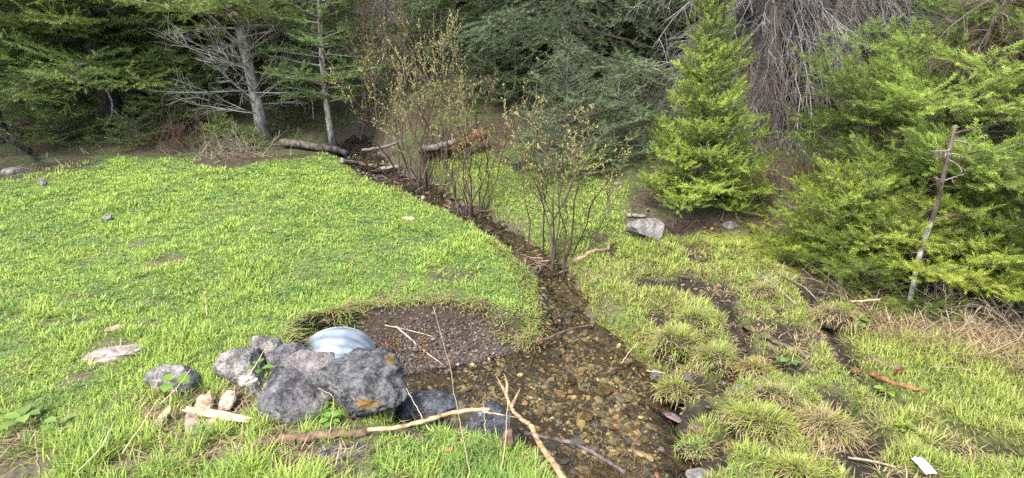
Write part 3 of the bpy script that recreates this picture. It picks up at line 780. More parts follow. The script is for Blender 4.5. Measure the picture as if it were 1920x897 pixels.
def copy_tree(src, loc, rz, sc, label=None):
    c = src.copy(); COL.objects.link(c); c.location = loc; c.rotation_euler = (0, 0, rz); c.scale = (sc, sc, sc)
    if label: c['label'] = label
    for ch in list(src.children):
        k = ch.copy(); COL.objects.link(k); k.parent = c
        for g in list(ch.children):
            h = g.copy(); COL.objects.link(h); h.parent = k
    return c

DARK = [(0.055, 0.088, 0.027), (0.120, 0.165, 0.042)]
SAGE = [(0.070, 0.100, 0.050), (0.165, 0.205, 0.105)]
MIDG = [(0.075, 0.115, 0.030), (0.140, 0.190, 0.045)]
LIME = [(0.145, 0.215, 0.034), (0.300, 0.380, 0.060)]
SOFT = [(0.130, 0.200, 0.048), (0.240, 0.330, 0.082)]

FG = 'dark firs crowded along the edge of the lawn'
far = dict(shl=0.115, needles=18, nl=0.24, nw=0.026, zfull=3.2, twsp=0.115, spread=0.8)
def gp(px, py): p = G(px, py); return (p[0], p[1], p[2]-0.02)
def loc(px, y):
    x = (px-960)/FPX*(y*CP+1.3*SP)
    return (x, y, float(H(x, y)[0])-0.03)

# left wall of firs
conifer('fir_tree', 'big dark fir with thick shaded trunk at the left end of the lawn', loc(205, 9.0), 6.5, 2.6, [(0.075, 0.120, 0.030), (0.165, 0.220, 0.048)], 101, z_first=0.85, whorl=0.26, per=6, e_low=2, e_high=25, drp=0.30, up=0.16, trunk_r=0.17, bark=(0.05, 0.042, 0.036), low=0.95, lvar=0.35, **far)
conifer('fir_tree', 'dark fir with mossy boughs rising out of frame beside the leaning grey pole', loc(-12, 8.3), 6.0, 2.3, [(0.080, 0.125, 0.032), (0.170, 0.220, 0.052)], 102, z_first=0.85, whorl=0.26, per=6, e_low=0, e_high=25, drp=0.35, up=0.15, trunk_r=0.15, low=0.95, lvar=0.35, **far)
conifer('fir_tree', 'lichen covered fir with bare grey lower limbs behind the dry brush', loc(487, 8.5), 7.0, 2.0, [(0.09, 0.135, 0.03), (0.19, 0.235, 0.045)], 103, z_first=1.65, whorl=0.19, per=6, e_low=5, e_high=30, drp=0.15, up=0.08, trunk_r=0.095, lean=(-0.02, 0.0), bark=(0.19, 0.175, 0.155), low=0.9, lvar=0.4, **far)
conifer('fir_tree', 'slim mid green fir with thin pale trunk beside the upper stream', loc(622, 8.35), 5.5, 1.05, [(0.075, 0.125, 0.035), (0.14, 0.20, 0.055)], 104, z_first=0.75, whorl=0.20, per=6, e_low=5, e_high=30, drp=0.10, up=0.10, trunk_r=0.05, lean=(0.03, 0), bark=(0.22, 0.20, 0.17), low=0.85, lvar=0.4, **far)
conifer('fir_tree', 'drooping dark spruce with sage tipped boughs behind the leafing shrubs', loc(1060, 8.7), 8.0, 2.7, SAGE, 105, z_first=0.08, whorl=0.24, per=7, gapf=0.42, e_low=0, e_high=20, drp=0.50, up=0.30, hang=0.30, trunk_r=0.17, bark=(0.06, 0.05, 0.042), low=0.85, lvar=0.3, cat='spruce tree', **far)
conifer('fir_sapling', 'low sage green sapling fir tucked under the drooping spruce', gp(1060, 312), 1.35, 0.85, [(0.07, 0.10, 0.05), (0.14, 0.18, 0.085)], 106, z_first=0.08, whorl=0.12, per=6, e_low=8, e_high=40, drp=0.12, up=0.1, trunk_r=0.03, shl=0.08, needles=11, nl=0.26, nw=0.028, twsp=0.06, low=0.9)
T8 = gp(1290, 398)
conifer('young_fir', 'bright lime green young fir standing alone above the pale boulder', T8, 2.15, 0.53, LIME, 107, z_first=0.10, whorl=0.092, per=9, e_low=10, e_high=55, drp=0.14, up=0.12, trunk_r=0.028, shl=0.068, needles=24, nl=0.26, nw=0.026, twsp=0.050, twlen=0.38, lift=0.35, lean=(0.03, 0.02), shape=0.9, low=0.9, lvar=0.36, gap=0.05, asym=(-0.3, 0.15), scat=0.42, gapf=0.44, s0=0.2, spread=0.85)
conifer('fir_tree', 'tall soft light green fir behind the leaning dead pole', loc(1730, 5.7), 5.2, 1.15, SOFT, 108, z_first=0.35, gapf=0.42, s0=0.2, spread=0.8, whorl=0.215, per=7, gap=.1, e_low=12, e_high=40, drp=0.10, up=0.05, trunk_r=0.07, shl=0.085, needles=22, nl=0.27, nw=0.022, twsp=0.062, twlen=0.30, lift=0.18, low=0.95, lvar=0.35, zfull=3.4)
conifer('fir_tree', 'bushy fir in front of the dead pole, its low boughs sweeping the wet bank', loc(1810, 4.35), 2.1, 1.30, [(0.120, 0.180, 0.034), (0.250, 0.325, 0.060)], 109, z_first=0.22, gapf=0.42, s0=0.25, spread=0.85, whorl=0.125, per=9, e_low=2, e_high=40, drp=0.10, up=0.06, trunk_r=0.05, shl=0.072, needles=24, nl=0.26, nw=0.023, twsp=0.052, twlen=0.32, lift=0.22, low=1.0, lvar=0.35, scat=0.35, asym=(math.pi, 0.25))
conifer('fir_tree', 'darker fir crowding in behind the bushy fir at the right edge', loc(1990, 5.0), 4.2, 1.25, [(0.105, 0.160, 0.033), (0.215, 0.285, 0.056)], 110, z_first=0.2, gapf=0.44, s0=0.2, spread=0.8, whorl=0.18, per=7, e_low=5, e_high=35, drp=0.12, up=0.06, trunk_r=0.07, shl=0.095, needles=22, nl=0.26, nw=0.022, twsp=0.085, twlen=0.30, low=0.95, zfull=3.0)
conifer('fir_tree', 'dark spruce with lichen hung twigs between dead spruce and light green fir', loc(1600, 8.6), 7.5, 2.0, DARK, 111, z_first=1.1, whorl=0.26, per=6, e_low=-8, e_high=20, drp=0.4, up=0.15, hang=0.3, trunk_r=0.15, low=0.9, lvar=0.35, cat='spruce tree', **far)
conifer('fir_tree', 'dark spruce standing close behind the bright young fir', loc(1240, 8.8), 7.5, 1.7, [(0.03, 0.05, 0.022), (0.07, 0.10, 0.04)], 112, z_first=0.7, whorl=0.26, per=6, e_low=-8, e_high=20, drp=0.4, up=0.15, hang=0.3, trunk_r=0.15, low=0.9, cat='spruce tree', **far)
skirt = dict(gapf=0.42, s0=0.2, spread=0.85, z_first=0.06, whorl=0.085, per=9, e_low=8, e_high=40, drp=0.10, up=0.06, trunk_r=0.025, shl=0.070, needles=24, nl=0.26, nw=0.023, twsp=0.050, twlen=0.34, lift=0.25, low=1.0, lvar=0.4, scat=0.4, shape=0.7)
conifer('low_fir', 'low spreading fir between the yellow moss and the dead pole', loc(1610, 3.95), 0.75, 0.72, [(0.135, 0.195, 0.032), (0.28, 0.345, 0.052)], 113, **skirt)
conifer('low_fir', 'low spreading fir right below the bleached foot of the dead pole', loc(1735, 3.62), 0.62, 0.62, [(0.14, 0.195, 0.032), (0.29, 0.345, 0.050)], 114, **skirt)
conifer('low_fir', 'low spreading fir reaching the right edge above the twig tangle', loc(1900, 3.60), 0.80, 0.74, [(0.13, 0.190, 0.032), (0.275, 0.34, 0.052)], 115, **skirt)
# low evergreen seedlings
def seedling(label, p, h, r, cols, seed, name='fir_seedling'):
    return conifer(name, label, p, h, r, cols, seed, z_first=0.04, whorl=0.09, per=6, e_low=10, e_high=45, drp=0.12, up=0.08, trunk_r=0.018, shl=0.075, needles=11, nl=0.27, nw=0.028, twsp=0.06, low=0.95, cat='fir seedling')
seedling('spreading dark seedling fir at the foot of the big dark fir', loc(110, 8.2), 0.75, 0.75, MIDG, 121)
seedling('small seedling fir between big dark fir and red stemmed brush', loc(255, 8.3), 0.5, 0.6, DARK, 122)
seedling('dark bushy seedling fir behind the red stemmed brush', loc(345, 9.0), 1.6, 0.8, DARK, 123)
seedling('fresh green seedling fir beside the lichen trunk and dry brush', loc(420, 8.1), 0.42, 0.55, MIDG, 124)
seedling('tiny seedling fir at the foot of the lichen trunk', loc(475, 7.9), 0.28, 0.30, MIDG, 125)
conifer('fir_sapling', 'sage green sapling fir between the leafing shrubs and the bright young fir', gp(1150, 305), 1.15, 0.62, [(0.07, 0.105, 0.05), (0.15, 0.195, 0.09)], 128, z_first=0.06, whorl=0.12, per=6, e_low=8, e_high=40, drp=0.12, up=0.1, trunk_r=0.025, shl=0.08, needles=14, nl=0.26, nw=0.028, twsp=0.06, low=0.95)
conifer('fir_sapling', 'shaded sapling fir beyond the red rotten log', loc(930, 8.4), 1.5, 0.8, [(0.06, 0.09, 0.04), (0.13, 0.17, 0.075)], 129, z_first=0.06, whorl=0.14, per=6, e_low=8, e_high=40, drp=0.12, up=0.1, trunk_r=0.03, shl=0.09, needles=13, nl=0.26, nw=0.028, twsp=0.07, low=0.95)
seedling('low juniper like shrub under the sage green sapling', gp(1095, 330), 0.28, 0.58, SOFT, 126, 'juniper_shrub')
seedling('small juniper like shrub at the end of the rotten red log', gp(972, 316), 0.28, 0.36, SOFT, 127, 'juniper_shrub')

# the wood behind: three kinds, copied
back = dict(shl=0.17, needles=9, nl=0.25, nw=0.036, zfull=3.6, twsp=0.14, whorl=0.32, per=6, z_first=0.22, low=0.95, lvar=0.35, twig_wood=False)
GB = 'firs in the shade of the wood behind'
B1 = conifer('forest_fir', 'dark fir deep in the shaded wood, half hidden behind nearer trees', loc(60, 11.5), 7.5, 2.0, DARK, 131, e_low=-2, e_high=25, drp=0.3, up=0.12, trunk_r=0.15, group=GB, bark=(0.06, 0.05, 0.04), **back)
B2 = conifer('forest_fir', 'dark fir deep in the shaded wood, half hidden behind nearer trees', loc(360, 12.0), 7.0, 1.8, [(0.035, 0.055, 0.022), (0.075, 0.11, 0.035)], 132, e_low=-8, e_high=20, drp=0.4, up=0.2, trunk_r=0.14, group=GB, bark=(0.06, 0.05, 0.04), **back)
lr = random.Random(9)
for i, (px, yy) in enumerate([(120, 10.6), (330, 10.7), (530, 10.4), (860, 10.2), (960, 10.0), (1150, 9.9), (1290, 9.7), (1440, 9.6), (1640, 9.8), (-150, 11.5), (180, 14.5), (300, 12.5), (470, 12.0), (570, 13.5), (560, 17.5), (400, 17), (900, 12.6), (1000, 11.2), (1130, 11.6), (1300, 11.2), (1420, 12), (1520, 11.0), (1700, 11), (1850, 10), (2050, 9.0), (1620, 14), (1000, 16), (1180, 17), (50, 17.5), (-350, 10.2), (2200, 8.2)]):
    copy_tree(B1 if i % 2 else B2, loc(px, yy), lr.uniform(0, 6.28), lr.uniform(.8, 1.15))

# ------------------------------------------------------------------ bare limbs
def dead_limbs(mb, rng, p0, az, L, e0, drp, up, r, col, twigs=8, twl=0.35, hang=0.2, sub=True):
    P = bough(rng, p0, az, L, e0, drp, up, 10)
    mb.tube(P, r, r*0.25, sides=5, col=np.array(col)*rng.uniform(.75, 1.15), cap=False)
    s = rng.uniform(0.2, 1, twigs); A, T = interp_line(P, s)
    for i in range(twigs):
        d = T[i]*0.8+rng.normal(0, .45, 3); d[2] -= hang; d /= np.linalg.norm(d); l = twl*L*rng.uniform(.4, 1.1)*(1.1-0.6*s[i])
        q = np.array([A[i], A[i]+d*l*0.5, A[i]+d*l+np.array([0, 0, -0.12*l*hang*3])]); q[1] += rng.normal(0, .04*l, 3)
        c = np.array(col)*rng.uniform(.7, 1.2); mb.tube(q, r*0.4, r*0.14, sides=3, col=c, cap=False)
        if sub:
            for _ in range(3):
                u = rng.uniform(.25, 1); a = q[0]*(1-u)+q[2]*u; e = d+rng.normal(0, .6, 3); e[2] -= hang; e /= np.linalg.norm(e)
                mb.tube([a, a+e*l*rng.uniform(.25, .5)], r*0.2, r*0.1, sides=3, col=c, cap=False)
rng = np.random.default_rng(31)
# grey lower limbs of the lichen fir
lich = [o for o in bpy.data.objects if o.get('label', '').startswith('lichen covered fir')][0]
mb = MB()
for k in range(60):
    z = rng.uniform(.35, 2.0); az = rng.uniform(0, 6.28)
    dead_limbs(mb, rng, np.array([-0.03*z, 0, z]), az, rng.uniform(.7, 1.6), math.radians(rng.uniform(0, 50)), .12, .12, .0085, (0.25, 0.235, 0.205), 9, .42, .0)
o = mb.build('bare_sprays', M_TWIG, lich); o['label'] = 'bare grey lichen crusted lower limbs'
# dead spruce hung with grey twigs
ds = loc(1405, 6.6); t9 = thing('dead_spruce', 'dead spruce curtained in hanging bare grey twigs behind the young fir', 'dead tree', ds)
mb = MB(); zz = np.linspace(-0.1, 6.0, 16)
trunk9 = np.stack([0.05*zz+0.02*np.sin(zz*3), 0.02*zz, zz], 1)
mb.tube(trunk9, 1, radii=0.20*(1-0.12*zz)*np.where(zz < 0.15, 1.5, 1), sides=12, col=(0.125, 0.112, 0.104), jitter=.07, rng=rng); mb.build('trunk', M_BARK, t9, smooth=True)
mb = MB()
for k in range(430):
    z = rng.uniform(.15, 2.4); az = rng.uniform(0, 6.28)
    p0 = np.array([0.05*z+.13*math.cos(az), .13*math.sin(az)+0.02*z, z])
    c = [(0.150, 0.140, 0.132), (0.105, 0.093, 0.084), (0.23, 0.222, 0.212), (0.078, 0.068, 0.060), (0.086, 0.068, 0.056)][rng.integers(5)]
    dead_limbs(mb, rng, p0, az, rng.uniform(.55, 1.65)*(0.85+0.1*z), math.radians(rng.uniform(-60, 15)), rng.uniform(.2, .8), .2, .0075, c, 15, .36, .28)
mb.build('bare_crown', M_TWIG, t9)
# second curtain of lichened twigs farther right
ds2 = loc(1540, 7.4); t9b = thing('dead_spruce', 'half dead spruce with pale lichen draped twigs left of the light green fir', 'dead tree', ds2)
mb = MB(); zz = np.linspace(-0.1, 5.0, 12); mb.tube(np.stack([0.03*zz, 0*zz, zz], 1), 0.13, 0.05, sides=10, col=(0.10, 0.085, 0.075), jitter=.06, rng=rng); mb.build('trunk', M_BARK, t9b, smooth=True)
mb = MB()
for k in range(340):
    z = rng.uniform(.35, 2.7); az = rng.uniform(0, 6.28); c = [(0.19, 0.185, 0.16), (0.11, 0.095, 0.08), (0.27, 0.265, 0.235), (0.09, 0.066, 0.05)][rng.integers(4)]
    dead_limbs(mb, rng, np.array([.03*z, 0, z]), az, rng.uniform(.6, 1.5), math.radians(rng.uniform(-40, 15)), rng.uniform(.2, .8), .25, .008, c, 14, .40, .35)
mb.build('bare_crown', M_TWIG, t9b)

# dead branches hanging inside the drooping spruce, and grey dead twigs in the shade left of the lawn
def brush(name, label, cat, p, n, h, spread, col, seed, r=0.005, tw=5, part='bare_crown', hang=-0.1, e=(35, 85)):
    rg = np.random.default_rng(seed); t = thing(name, label, cat, p); mb = MB()
    for k in range(n):
        az = rg.uniform(0, 6.28); q = np.array([rg.normal(0, spread*.35), rg.normal(0, spread*.25), 0.0]); q[2] = float(H(p[0]+q[0], p[1]+q[1])[0])-p[2]-0.01
        dead_limbs(mb, rg, q, az, h*rg.uniform(.5, 1.1), math.radians(rg.uniform(*e)), rg.uniform(0, .4), 0, r, np.array(col[rg.integers(len(col))]), tw, .4, hang, sub=(tw > 4))
    mb.build(part, M_TWIG, t); return t
brush('red_stemmed_brush', 'leafless brush of thin red brown stems left of the lichen trunk', 'shrub', loc(335, 8.0), 50, 0.75, 0.55, [(0.095, 0.050, 0.036), (0.085, 0.055, 0.042)], 201, .005, 4)
brush('dry_brush', 'pale dry tangle of dead stalks at the lawn edge before the lichen trunk', 'shrub', loc(435, 7.55), 80, 0.55, 0.7, [(0.20, 0.165, 0.125), (0.15, 0.12, 0.09), (0.25, 0.21, 0.16)], 202, .004, 5, e=(10, 70))
brush('russet_brush', 'russet leafless brush on the slope right of the dead spruce', 'shrub', loc(1480, 5.0), 46, 0.55, 0.7, [(0.105, 0.060, 0.042), (0.09, 0.06, 0.045)], 203, .005, 5)
brush('dead_twig_tangle', 'grey tangle of dead twigs under the skirt of the bushy fir', 'dead branches', loc(1690, 3.55), 60, 0.50, 1.0, [(0.20, 0.155, 0.115), (0.27, 0.22, 0.17), (0.13, 0.09, 0.065)], 204, .004, 5, e=(5, 50))
brush('dead_twig_tangle', 'pale grass and twig tangle at the right edge under the fir skirt', 'dead branches', loc(1900, 3.2), 80, 0.40, 0.8, [(0.24, 0.19, 0.13), (0.30, 0.24, 0.17)], 205, .004, 5, e=(5, 55))
brush('dead_twig_tangle', 'brown twig tangle at the foot of the dead spruce', 'dead branches', loc(1370, 5.25), 70, 0.50, 0.9, [(0.17, 0.12, 0.09), (0.24, 0.19, 0.15), (0.12, 0.08, 0.06)], 206, .004, 5, e=(5, 55))
brush('bare_thicket', 'tall leafless grey thicket far up the stream behind the leafing shrub', 'shrub', loc(770, 9.6), 34, 3.0, 1.4, [(0.155, 0.142, 0.128), (0.20, 0.185, 0.17), (0.115, 0.10, 0.09)], 207, .011, 9, e=(62, 88))
brush('bare_thicket', 'leafless grey brown thicket on the far hillside beyond the stream', 'shrub', loc(700, 12.0), 40, 3.0, 2.0, [(0.20, 0.17, 0.15), (0.15, 0.12, 0.10)], 208, .012, 9, e=(60, 88))

# ------------------------------------------------------------------ leafing streamside shrubs
def leafing_shrub(label, p, stems, h, spread, seed, leaf_n=1.0, tilt=0.5, bud=0.016, r=0.010, tw=12, low=0.35, dark=1.0):
    rg = np.random.default_rng(seed); t = thing('leafing_shrub', label, 'shrub', p, 'leafing shrubs rooted along the stream')
    for k in range(stems):
        a = rg.uniform(0, 6.28); rr = spread*0.24*math.sqrt(rg.uniform()); q = np.array([math.cos(a)*rr*1.4, math.sin(a)*rr, -0.03])
        hh = h*rg.uniform(.55, 1.05); dirx = np.array([math.cos(a), math.sin(a)])*tilt*rg.uniform(.15, 1.0)
        n = 9; s = np.linspace(0, 1, n); wob = np.cumsum(rg.normal(0, .030, (n, 2)), 0)*hh
        P = np.stack([q[0]+dirx[0]*hh*s**1.15+wob[:, 0], q[1]+dirx[1]*hh*s**1.15+wob[:, 1], q[2]+hh*s*(1-0.08*s)], 1)
        bark = np.array([(0.060, 0.038, 0.030), (0.090, 0.055, 0.042), (0.115, 0.088, 0.066)][rg.integers(3)])*dark
        mb = MB(); lb = MB(); mb.tube(P, r*rg.uniform(.7, 1.2)*(hh/h)**.5, 0.0018, sides=6, col=bark)
        nt = rg.integers(tw//2, tw+1); s_ = low+(1-low)*np.sort(rg.uniform(0, 1, nt)); A, T = interp_line(P, s_)
        lines = [P[int(n*.6):]]
        for i in range(nt):
            d = T[i]+rg.normal(0, .38, 3); d /= np.linalg.norm(d); d[2] = abs(d[2]); l = h*0.26*rg.uniform(.4, 1.1)*(1.25-s_[i])
            Q = np.array([A[i], A[i]+d*l*.5+rg.normal(0, .03*l, 3), A[i]+d*l+np.array([0, 0, .08*l])])
            mb.tube(Q, r*0.32, 0.0012, sides=4, col=bark*rg.uniform(.9, 1.5), cap=False); lines.append(Q)
            for _ in range(rg.integers(1, 3)):
                u = rg.uniform(.2, .8); a0 = Q[0]*(1-u)+Q[2]*u; e = d+rg.normal(0, .5, 3); e /= np.linalg.norm(e); e[2] = abs(e[2])*.8+.1
                Q2 = np.array([a0, a0+e*l*.5]); mb.tube(Q2, r*0.2, 0.001, sides=3, col=bark*rg.uniform(1, 1.6), cap=False); lines.append(np.array([Q2[0], Q2.mean(0), Q2[1]]))
        so = mb.build('stem', M_TWIG, t)
        C, AX = [], []
        for Q in lines:
            ln = np.linalg.norm(np.diff(Q, axis=0), axis=1).sum(); m_ = int(rg.poisson(max(0.3, ln/0.042*leaf_n)))
            if m_ == 0: continue
            u = rg.uniform(.15, 1, m_); a_, t_ = interp_line(Q, u); C.append(a_); AX.append(t_+rg.normal(0, .5, (m_, 3))+np.array([0, 0, .4]))
        if C:
            C, AX = np.concatenate(C), np.concatenate(AX); m_ = len(C)
            tpl = np.array([(0, 0, 0), (.5, .30, .08), (.5, -.30, .08), (0.1, 0, 0), (.55, .05, .30), (.6, -.05, -.22), (0, 0, 0), (1.05, .12, -.05), (0.95, -.16, .12)])
            tt = rg.uniform(size=(m_, 1)); col = np.array([0.25, 0.27, 0.07])*(1-tt)+np.array([0.40, 0.35, 0.15])*tt
            tp = tpl*1.0; put_shoots(lb, C, AX, bud*rg.uniform(.6, 1.3, m_), col, tp, rg)
            lo_ = lb.build('bud_leaves', M_LEAF, so)
    # dead leaves and roots caught at the foot
    mb = MB()
    for k in range(70):
        a = rg.uniform(0, 6.28); rr = spread*0.34*math.sqrt(rg.uniform(.05, 1)); p0 = np.array([math.cos(a)*rr*1.4, math.sin(a)*rr, rg.uniform(-.04, .07)])
        a2 = rg.uniform(0, 6.28); l = rg.uniform(.05, .20); p1 = p0+np.array([math.cos(a2)*l, math.sin(a2)*l, rg.normal(0, .035)-.02])
        mb.tube([p0, (p0+p1)/2+rg.normal(0, .015, 3), p1], rg.uniform(.002, .006), .0015, sides=4, col=[(0.10, 0.065, 0.045), (0.22, 0.165, 0.11), (0.05, 0.036, 0.028)][rg.integers(3)])
    mb.build('root_clumps', M_TWIG, t)
    return t
def onwater(px, py):
    x, y = on_plane(px, py, zw1); return (x, y, zw1(y)+0.03)
leafing_shrub('largest leafing shrub, dense with yellow buds, farthest up the stream', onwater(795, 352), 24, 2.2, 1.25, 301, 1.25, 0.42, .025, .011, 14, 0.35, .75)
leafing_shrub('leafing shrub beside the stream between the largest shrub and the nearest one', onwater(880, 402), 15, 1.6, 0.7, 302, 1.2, 0.36, .022, .0085, 10, dark=.7)
leafing_shrub('nearest leafing shrub with dark red stems, sparse buds, rooted in midstream', onwater(1048, 500), 12, 1.72, 0.6, 303, 1.3, 0.40, .024, .0115, 11, 0.40, 0.6)
leafing_shrub('tall thin leafing shrub behind the largest one, upstream by the cascade', loc(735, 8.3), 12, 2.3, 1.0, 304, .6, 0.30, .028, .011, 14)
# ------------------------------------------------------------------ boulders and stones
R_BASALT = rock_mat('basalt_rock', (0.016, 0.016, 0.017), (0.145, 0.142, 0.138), [((0.20, 0.19, 0.17), 0.66, 18)], 1.0, 0.62, 1.0,
    [((0.075, -0.15, 0.055), (0.058, 0.2, 0.021), (0.15, 0.085, 0.018)), ((0.14, 0.02, 0.15), (0.035, 0.05, 0.025), (0.13, 0.085, 0.025))])
R_MAUVE = rock_mat('mauve_rock', (0.026, 0.025, 0.026), (0.155, 0.146, 0.145), [((0.20, 0.19, 0.18), 0.62, 12), ((0.07, 0.045, 0.04), 0.60, 5)], 1.0, 0.75, 0.8)
R_LAYER = rock_mat('layered_rock', (0.060, 0.055, 0.052), (0.300, 0.275, 0.245), [((0.035, 0.032, 0.03), 0.62, 9), ((0.42, 0.39, 0.33), 0.62, 6)], 1.1, 0.85, 0.9)
R_PINK = rock_mat('pinkish_rock', (0.080, 0.068, 0.064), (0.250, 0.220, 0.208), [((0.05, 0.045, 0.045), 0.64, 9)], 1.1, 0.85, 0.8)
R_WET = rock_mat('wet_rock', (0.018, 0.019, 0.022), (0.095, 0.100, 0.110), [((0.16, 0.16, 0.16), 0.66, 16)], 1.0, 0.33, 0.8)
R_PALE = rock_mat('pale_boulder', (0.080, 0.074, 0.068), (0.250, 0.238, 0.220), [((0.08, 0.075, 0.07), 0.60, 8)], 1.0, 0.85, 0.6)
R_BROWN = rock_mat('brown_stone', (0.055, 0.034, 0.022), (0.170, 0.110, 0.070), None, 1.5, 0.55, 0.5)
R_OCHRE = rock_mat('ochre_stone', (0.090, 0.062, 0.024), (0.240, 0.180, 0.080), None, 1.5, 0.5, 0.4)

def rock(name, label, box, mat, seed, y=None, deep=0.85, cuts=12, rough=0.16, rot=0.0, cat='rock', sub=5, group=None, cutd=(0.5, 0.9), squash=None):
    x0, y0, x1, y1 = box; rg = np.random.default_rng(seed)
    if name == 'boulder': x0, x1, y0, y1 = x0-3, x1+3, y0-2, y1+5
    g = G((x0+x1)/2, y1-2)
    w0 = (x1-x0)*mpp(g)
    if y is None: y = g[1]+0.42*deep*w0
    c = at_depth((x0+x1)/2, (y0+y1)/2, y); m_ = mpp(c); w = (x1-x0)*m_; h = (y1-y0)*m_; dy = deep*w
    a = math.atan2(CAM_Z-c[2], c[1])
    hz = math.sqrt(max((h/math.cos(a))**2-(dy*math.tan(a))**2, (0.45*h)**2)) if squash is None else squash*w
    v, f = stone_shape(sub, rg, cuts, rough, cutd)
    ca, sa = math.cos(rot), math.sin(rot); v = v@np.array([[ca, 0, -sa], [0, 1, 0], [sa, 0, ca]]).T
    v = v-(v.max(0)+v.min(0))/2; v = v/(v.max(0)-v.min(0))*np.array([w, dy, hz])
    mb = MB(); mb.add(v, f); o = mb.build(name, mat, smooth=sub >= 4)
    o.location = tuple(float(k) for k in c); o.scale = (1, 1, 1)
    return tag(o, label, cat, group)

rock('boulder', 'biggest dark basalt boulder with orange lichen in front of the culvert pipe', (590, 660, 772, 797), R_BASALT, 10, 2.24, 0.85, 16, 0.26, cutd=(0.55, 0.85))
rock('boulder', 'dark mauve boulder left of the biggest boulder, slanting top', (486, 707, 618, 805), R_MAUVE, 14, 2.20, 0.8, 12, 0.20, -0.25)
rock('boulder', 'grey stone with cream top, highest of the heap left of the culvert', (462, 622, 548, 690), R_LAYER, 15, 2.68, 0.9, 10, 0.12, 0.1)
rock('boulder', 'dark wedge shaped stone leaning against the cream topped stone', (503, 645, 574, 694), R_MAUVE, 16, 2.52, 0.9, 9, 0.08, 0.3)
rock('boulder', 'cracked pale layered stone at the left end of the rock heap', (408, 652, 503, 728), R_LAYER, 17, 2.46, 0.8, 10, 0.30, -0.2)
rock('boulder', 'pinkish grey stone wedged against the blue culvert pipe', (538, 655, 628, 708), R_PINK, 18, 2.44, 0.7, 10, 0.12, -0.15)
rock('boulder', 'small dark slab wedged between the mauve boulder and pinkish stone', (494, 690, 566, 732), R_MAUVE, 19, 2.36, 0.8, 9, 0.1, -0.1)
rock('boulder', 'wet bluish black boulder at the pool edge behind the peeled branch', (745, 722, 856, 800), R_WET, 20, 2.32, 0.85, 12, 0.12, 0.15)
rock('boulder', 'wet black boulder under the tip of the peeled branch', (862, 757, 955, 822), R_WET, 21, 2.27, 0.85, 10, 0.10)
rock('flat_rock', 'long flat grey stone sunk in grass left of the rock heap', (272, 683, 372, 742), R_LAYER, 22, None, 0.6, 10, 0.15, -0.22)
rock('boulder', 'pale grey boulder on the meadow below the bright young fir', (1176, 409, 1240, 447), R_PALE, 23, None, 0.7, 10, 0.10, -0.12)
rock('stone', 'flat grey stone in brown litter right of the pale boulder', (1355, 416, 1386, 433), R_PALE, 24, None, 0.8, 8, 0.1, sub=4)
rock('stone', 'pale flat stone in trampled mud at the left end of the lawn', (2, 314, 40, 330), R_PALE, 25, None, 0.7, 8, 0.1, -0.1, sub=4)
rock('stone', 'small upright grey brown stone in grass below the trampled mud', (74, 334, 88, 352), R_PINK, 26, None, 0.8, 8, 0.1, 0.6, sub=4)
rock('stone', 'little rounded grey stone on the meadow left of the young fir', (1150, 341, 1167, 352), R_PALE, 27, None, 0.8, 8, 0.1, sub=4)
rock('stone', 'small buff stone in the middle of the lawn', (195, 402, 211, 416), R_PINK, 28, None, 0.8, 8, 0.1, sub=4)
rock('stone', 'little grey stone alone in the lawn at the left edge', (60, 577, 88, 590), R_PALE, 29, None, 0.8, 8, 0.1, sub=4)
rock('stone', 'grey stone half buried in turf below the brown log', (590, 832, 690, 862), R_MAUVE, 30, None, 0.5, 8, 0.1, sub=4)
rock('stone', 'pale stone with straw on it beside the lone tussock', (1218, 690, 1246, 722), R_PINK, 31, None, 0.6, 9, 0.1, 0.5, sub=4)
rock('stone', 'reddish flat stone in mud below the lone tussock', (1290, 792, 1328, 815), R_BROWN, 32, None, 0.7, 8, 0.1, sub=4)
rock('stone', 'rounded brown stone at the lower edge in dark mud', (1278, 862, 1304, 886), R_BROWN, 33, None, 0.7, 8, 0.1, 0.4, sub=4)
rock('stone', 'grey flat stone at the lower edge beside rounded brown stone', (1285, 878, 1345, 905), R_PALE, 34, None, 0.6, 8, 0.1, sub=4)
rock('stone', 'blue grey square stone lying in the muddy runnel', (1372, 720, 1396, 738), R_PALE, 35, None, 0.8, 8, 0.06, sub=4)
rock('stone', 'pinkish pebble in the runnel left of the blue grey stone', (1344, 712, 1362, 724), R_PINK, 36, None, 0.8, 8, 0.06, sub=4)
rock('stream_stone', 'large square brown stone on the pool bed', (1168, 760, 1210, 788), R_BROWN, 40, None, 0.9, 9, 0.06, sub=4, cat='stone')
rock('stream_stone', 'mossy ochre stone in mid pool with pointed top', (1108, 725, 1150, 752), R_OCHRE, 41, None, 0.7, 9, 0.08, -0.4, sub=4, cat='stone')
rock('stream_stone', 'upright rust brown stone standing out of the pool', (1064, 706, 1082, 726), R_BROWN, 42, None, 0.7, 8, 0.06, 1.2, sub=4, cat='stone')
rock('stream_stone', 'long cream stone at the riffle below the dark twig', (1030, 654, 1054, 670), R_PINK, 43, None, 0.6, 8, 0.06, 0.5, sub=4, cat='stone')
rock('stream_stone', 'ochre stone under water right of the driftwood top', (1082, 772, 1112, 796), R_OCHRE, 44, None, 0.8, 8, 0.06, sub=4, cat='stone')
rock('stream_stone', 'dark brown block wedged below the driftwood branch', (940, 806, 968, 852), R_BROWN, 45, None, 0.7, 8, 0.06, 1.2, sub=4, cat='stone')
rock('stream_stone', 'yellowish stone near the foot of the driftwood branch', (968, 838, 1010, 862), R_OCHRE, 46, None, 0.7, 8, 0.06, sub=4, cat='stone')
rock('stream_stone', 'pale grey stone beside the roots of the nearest shrub', (980, 474, 1000, 486), R_PALE, 47, None, 0.7, 8, 0.06, sub=4, cat='stone')
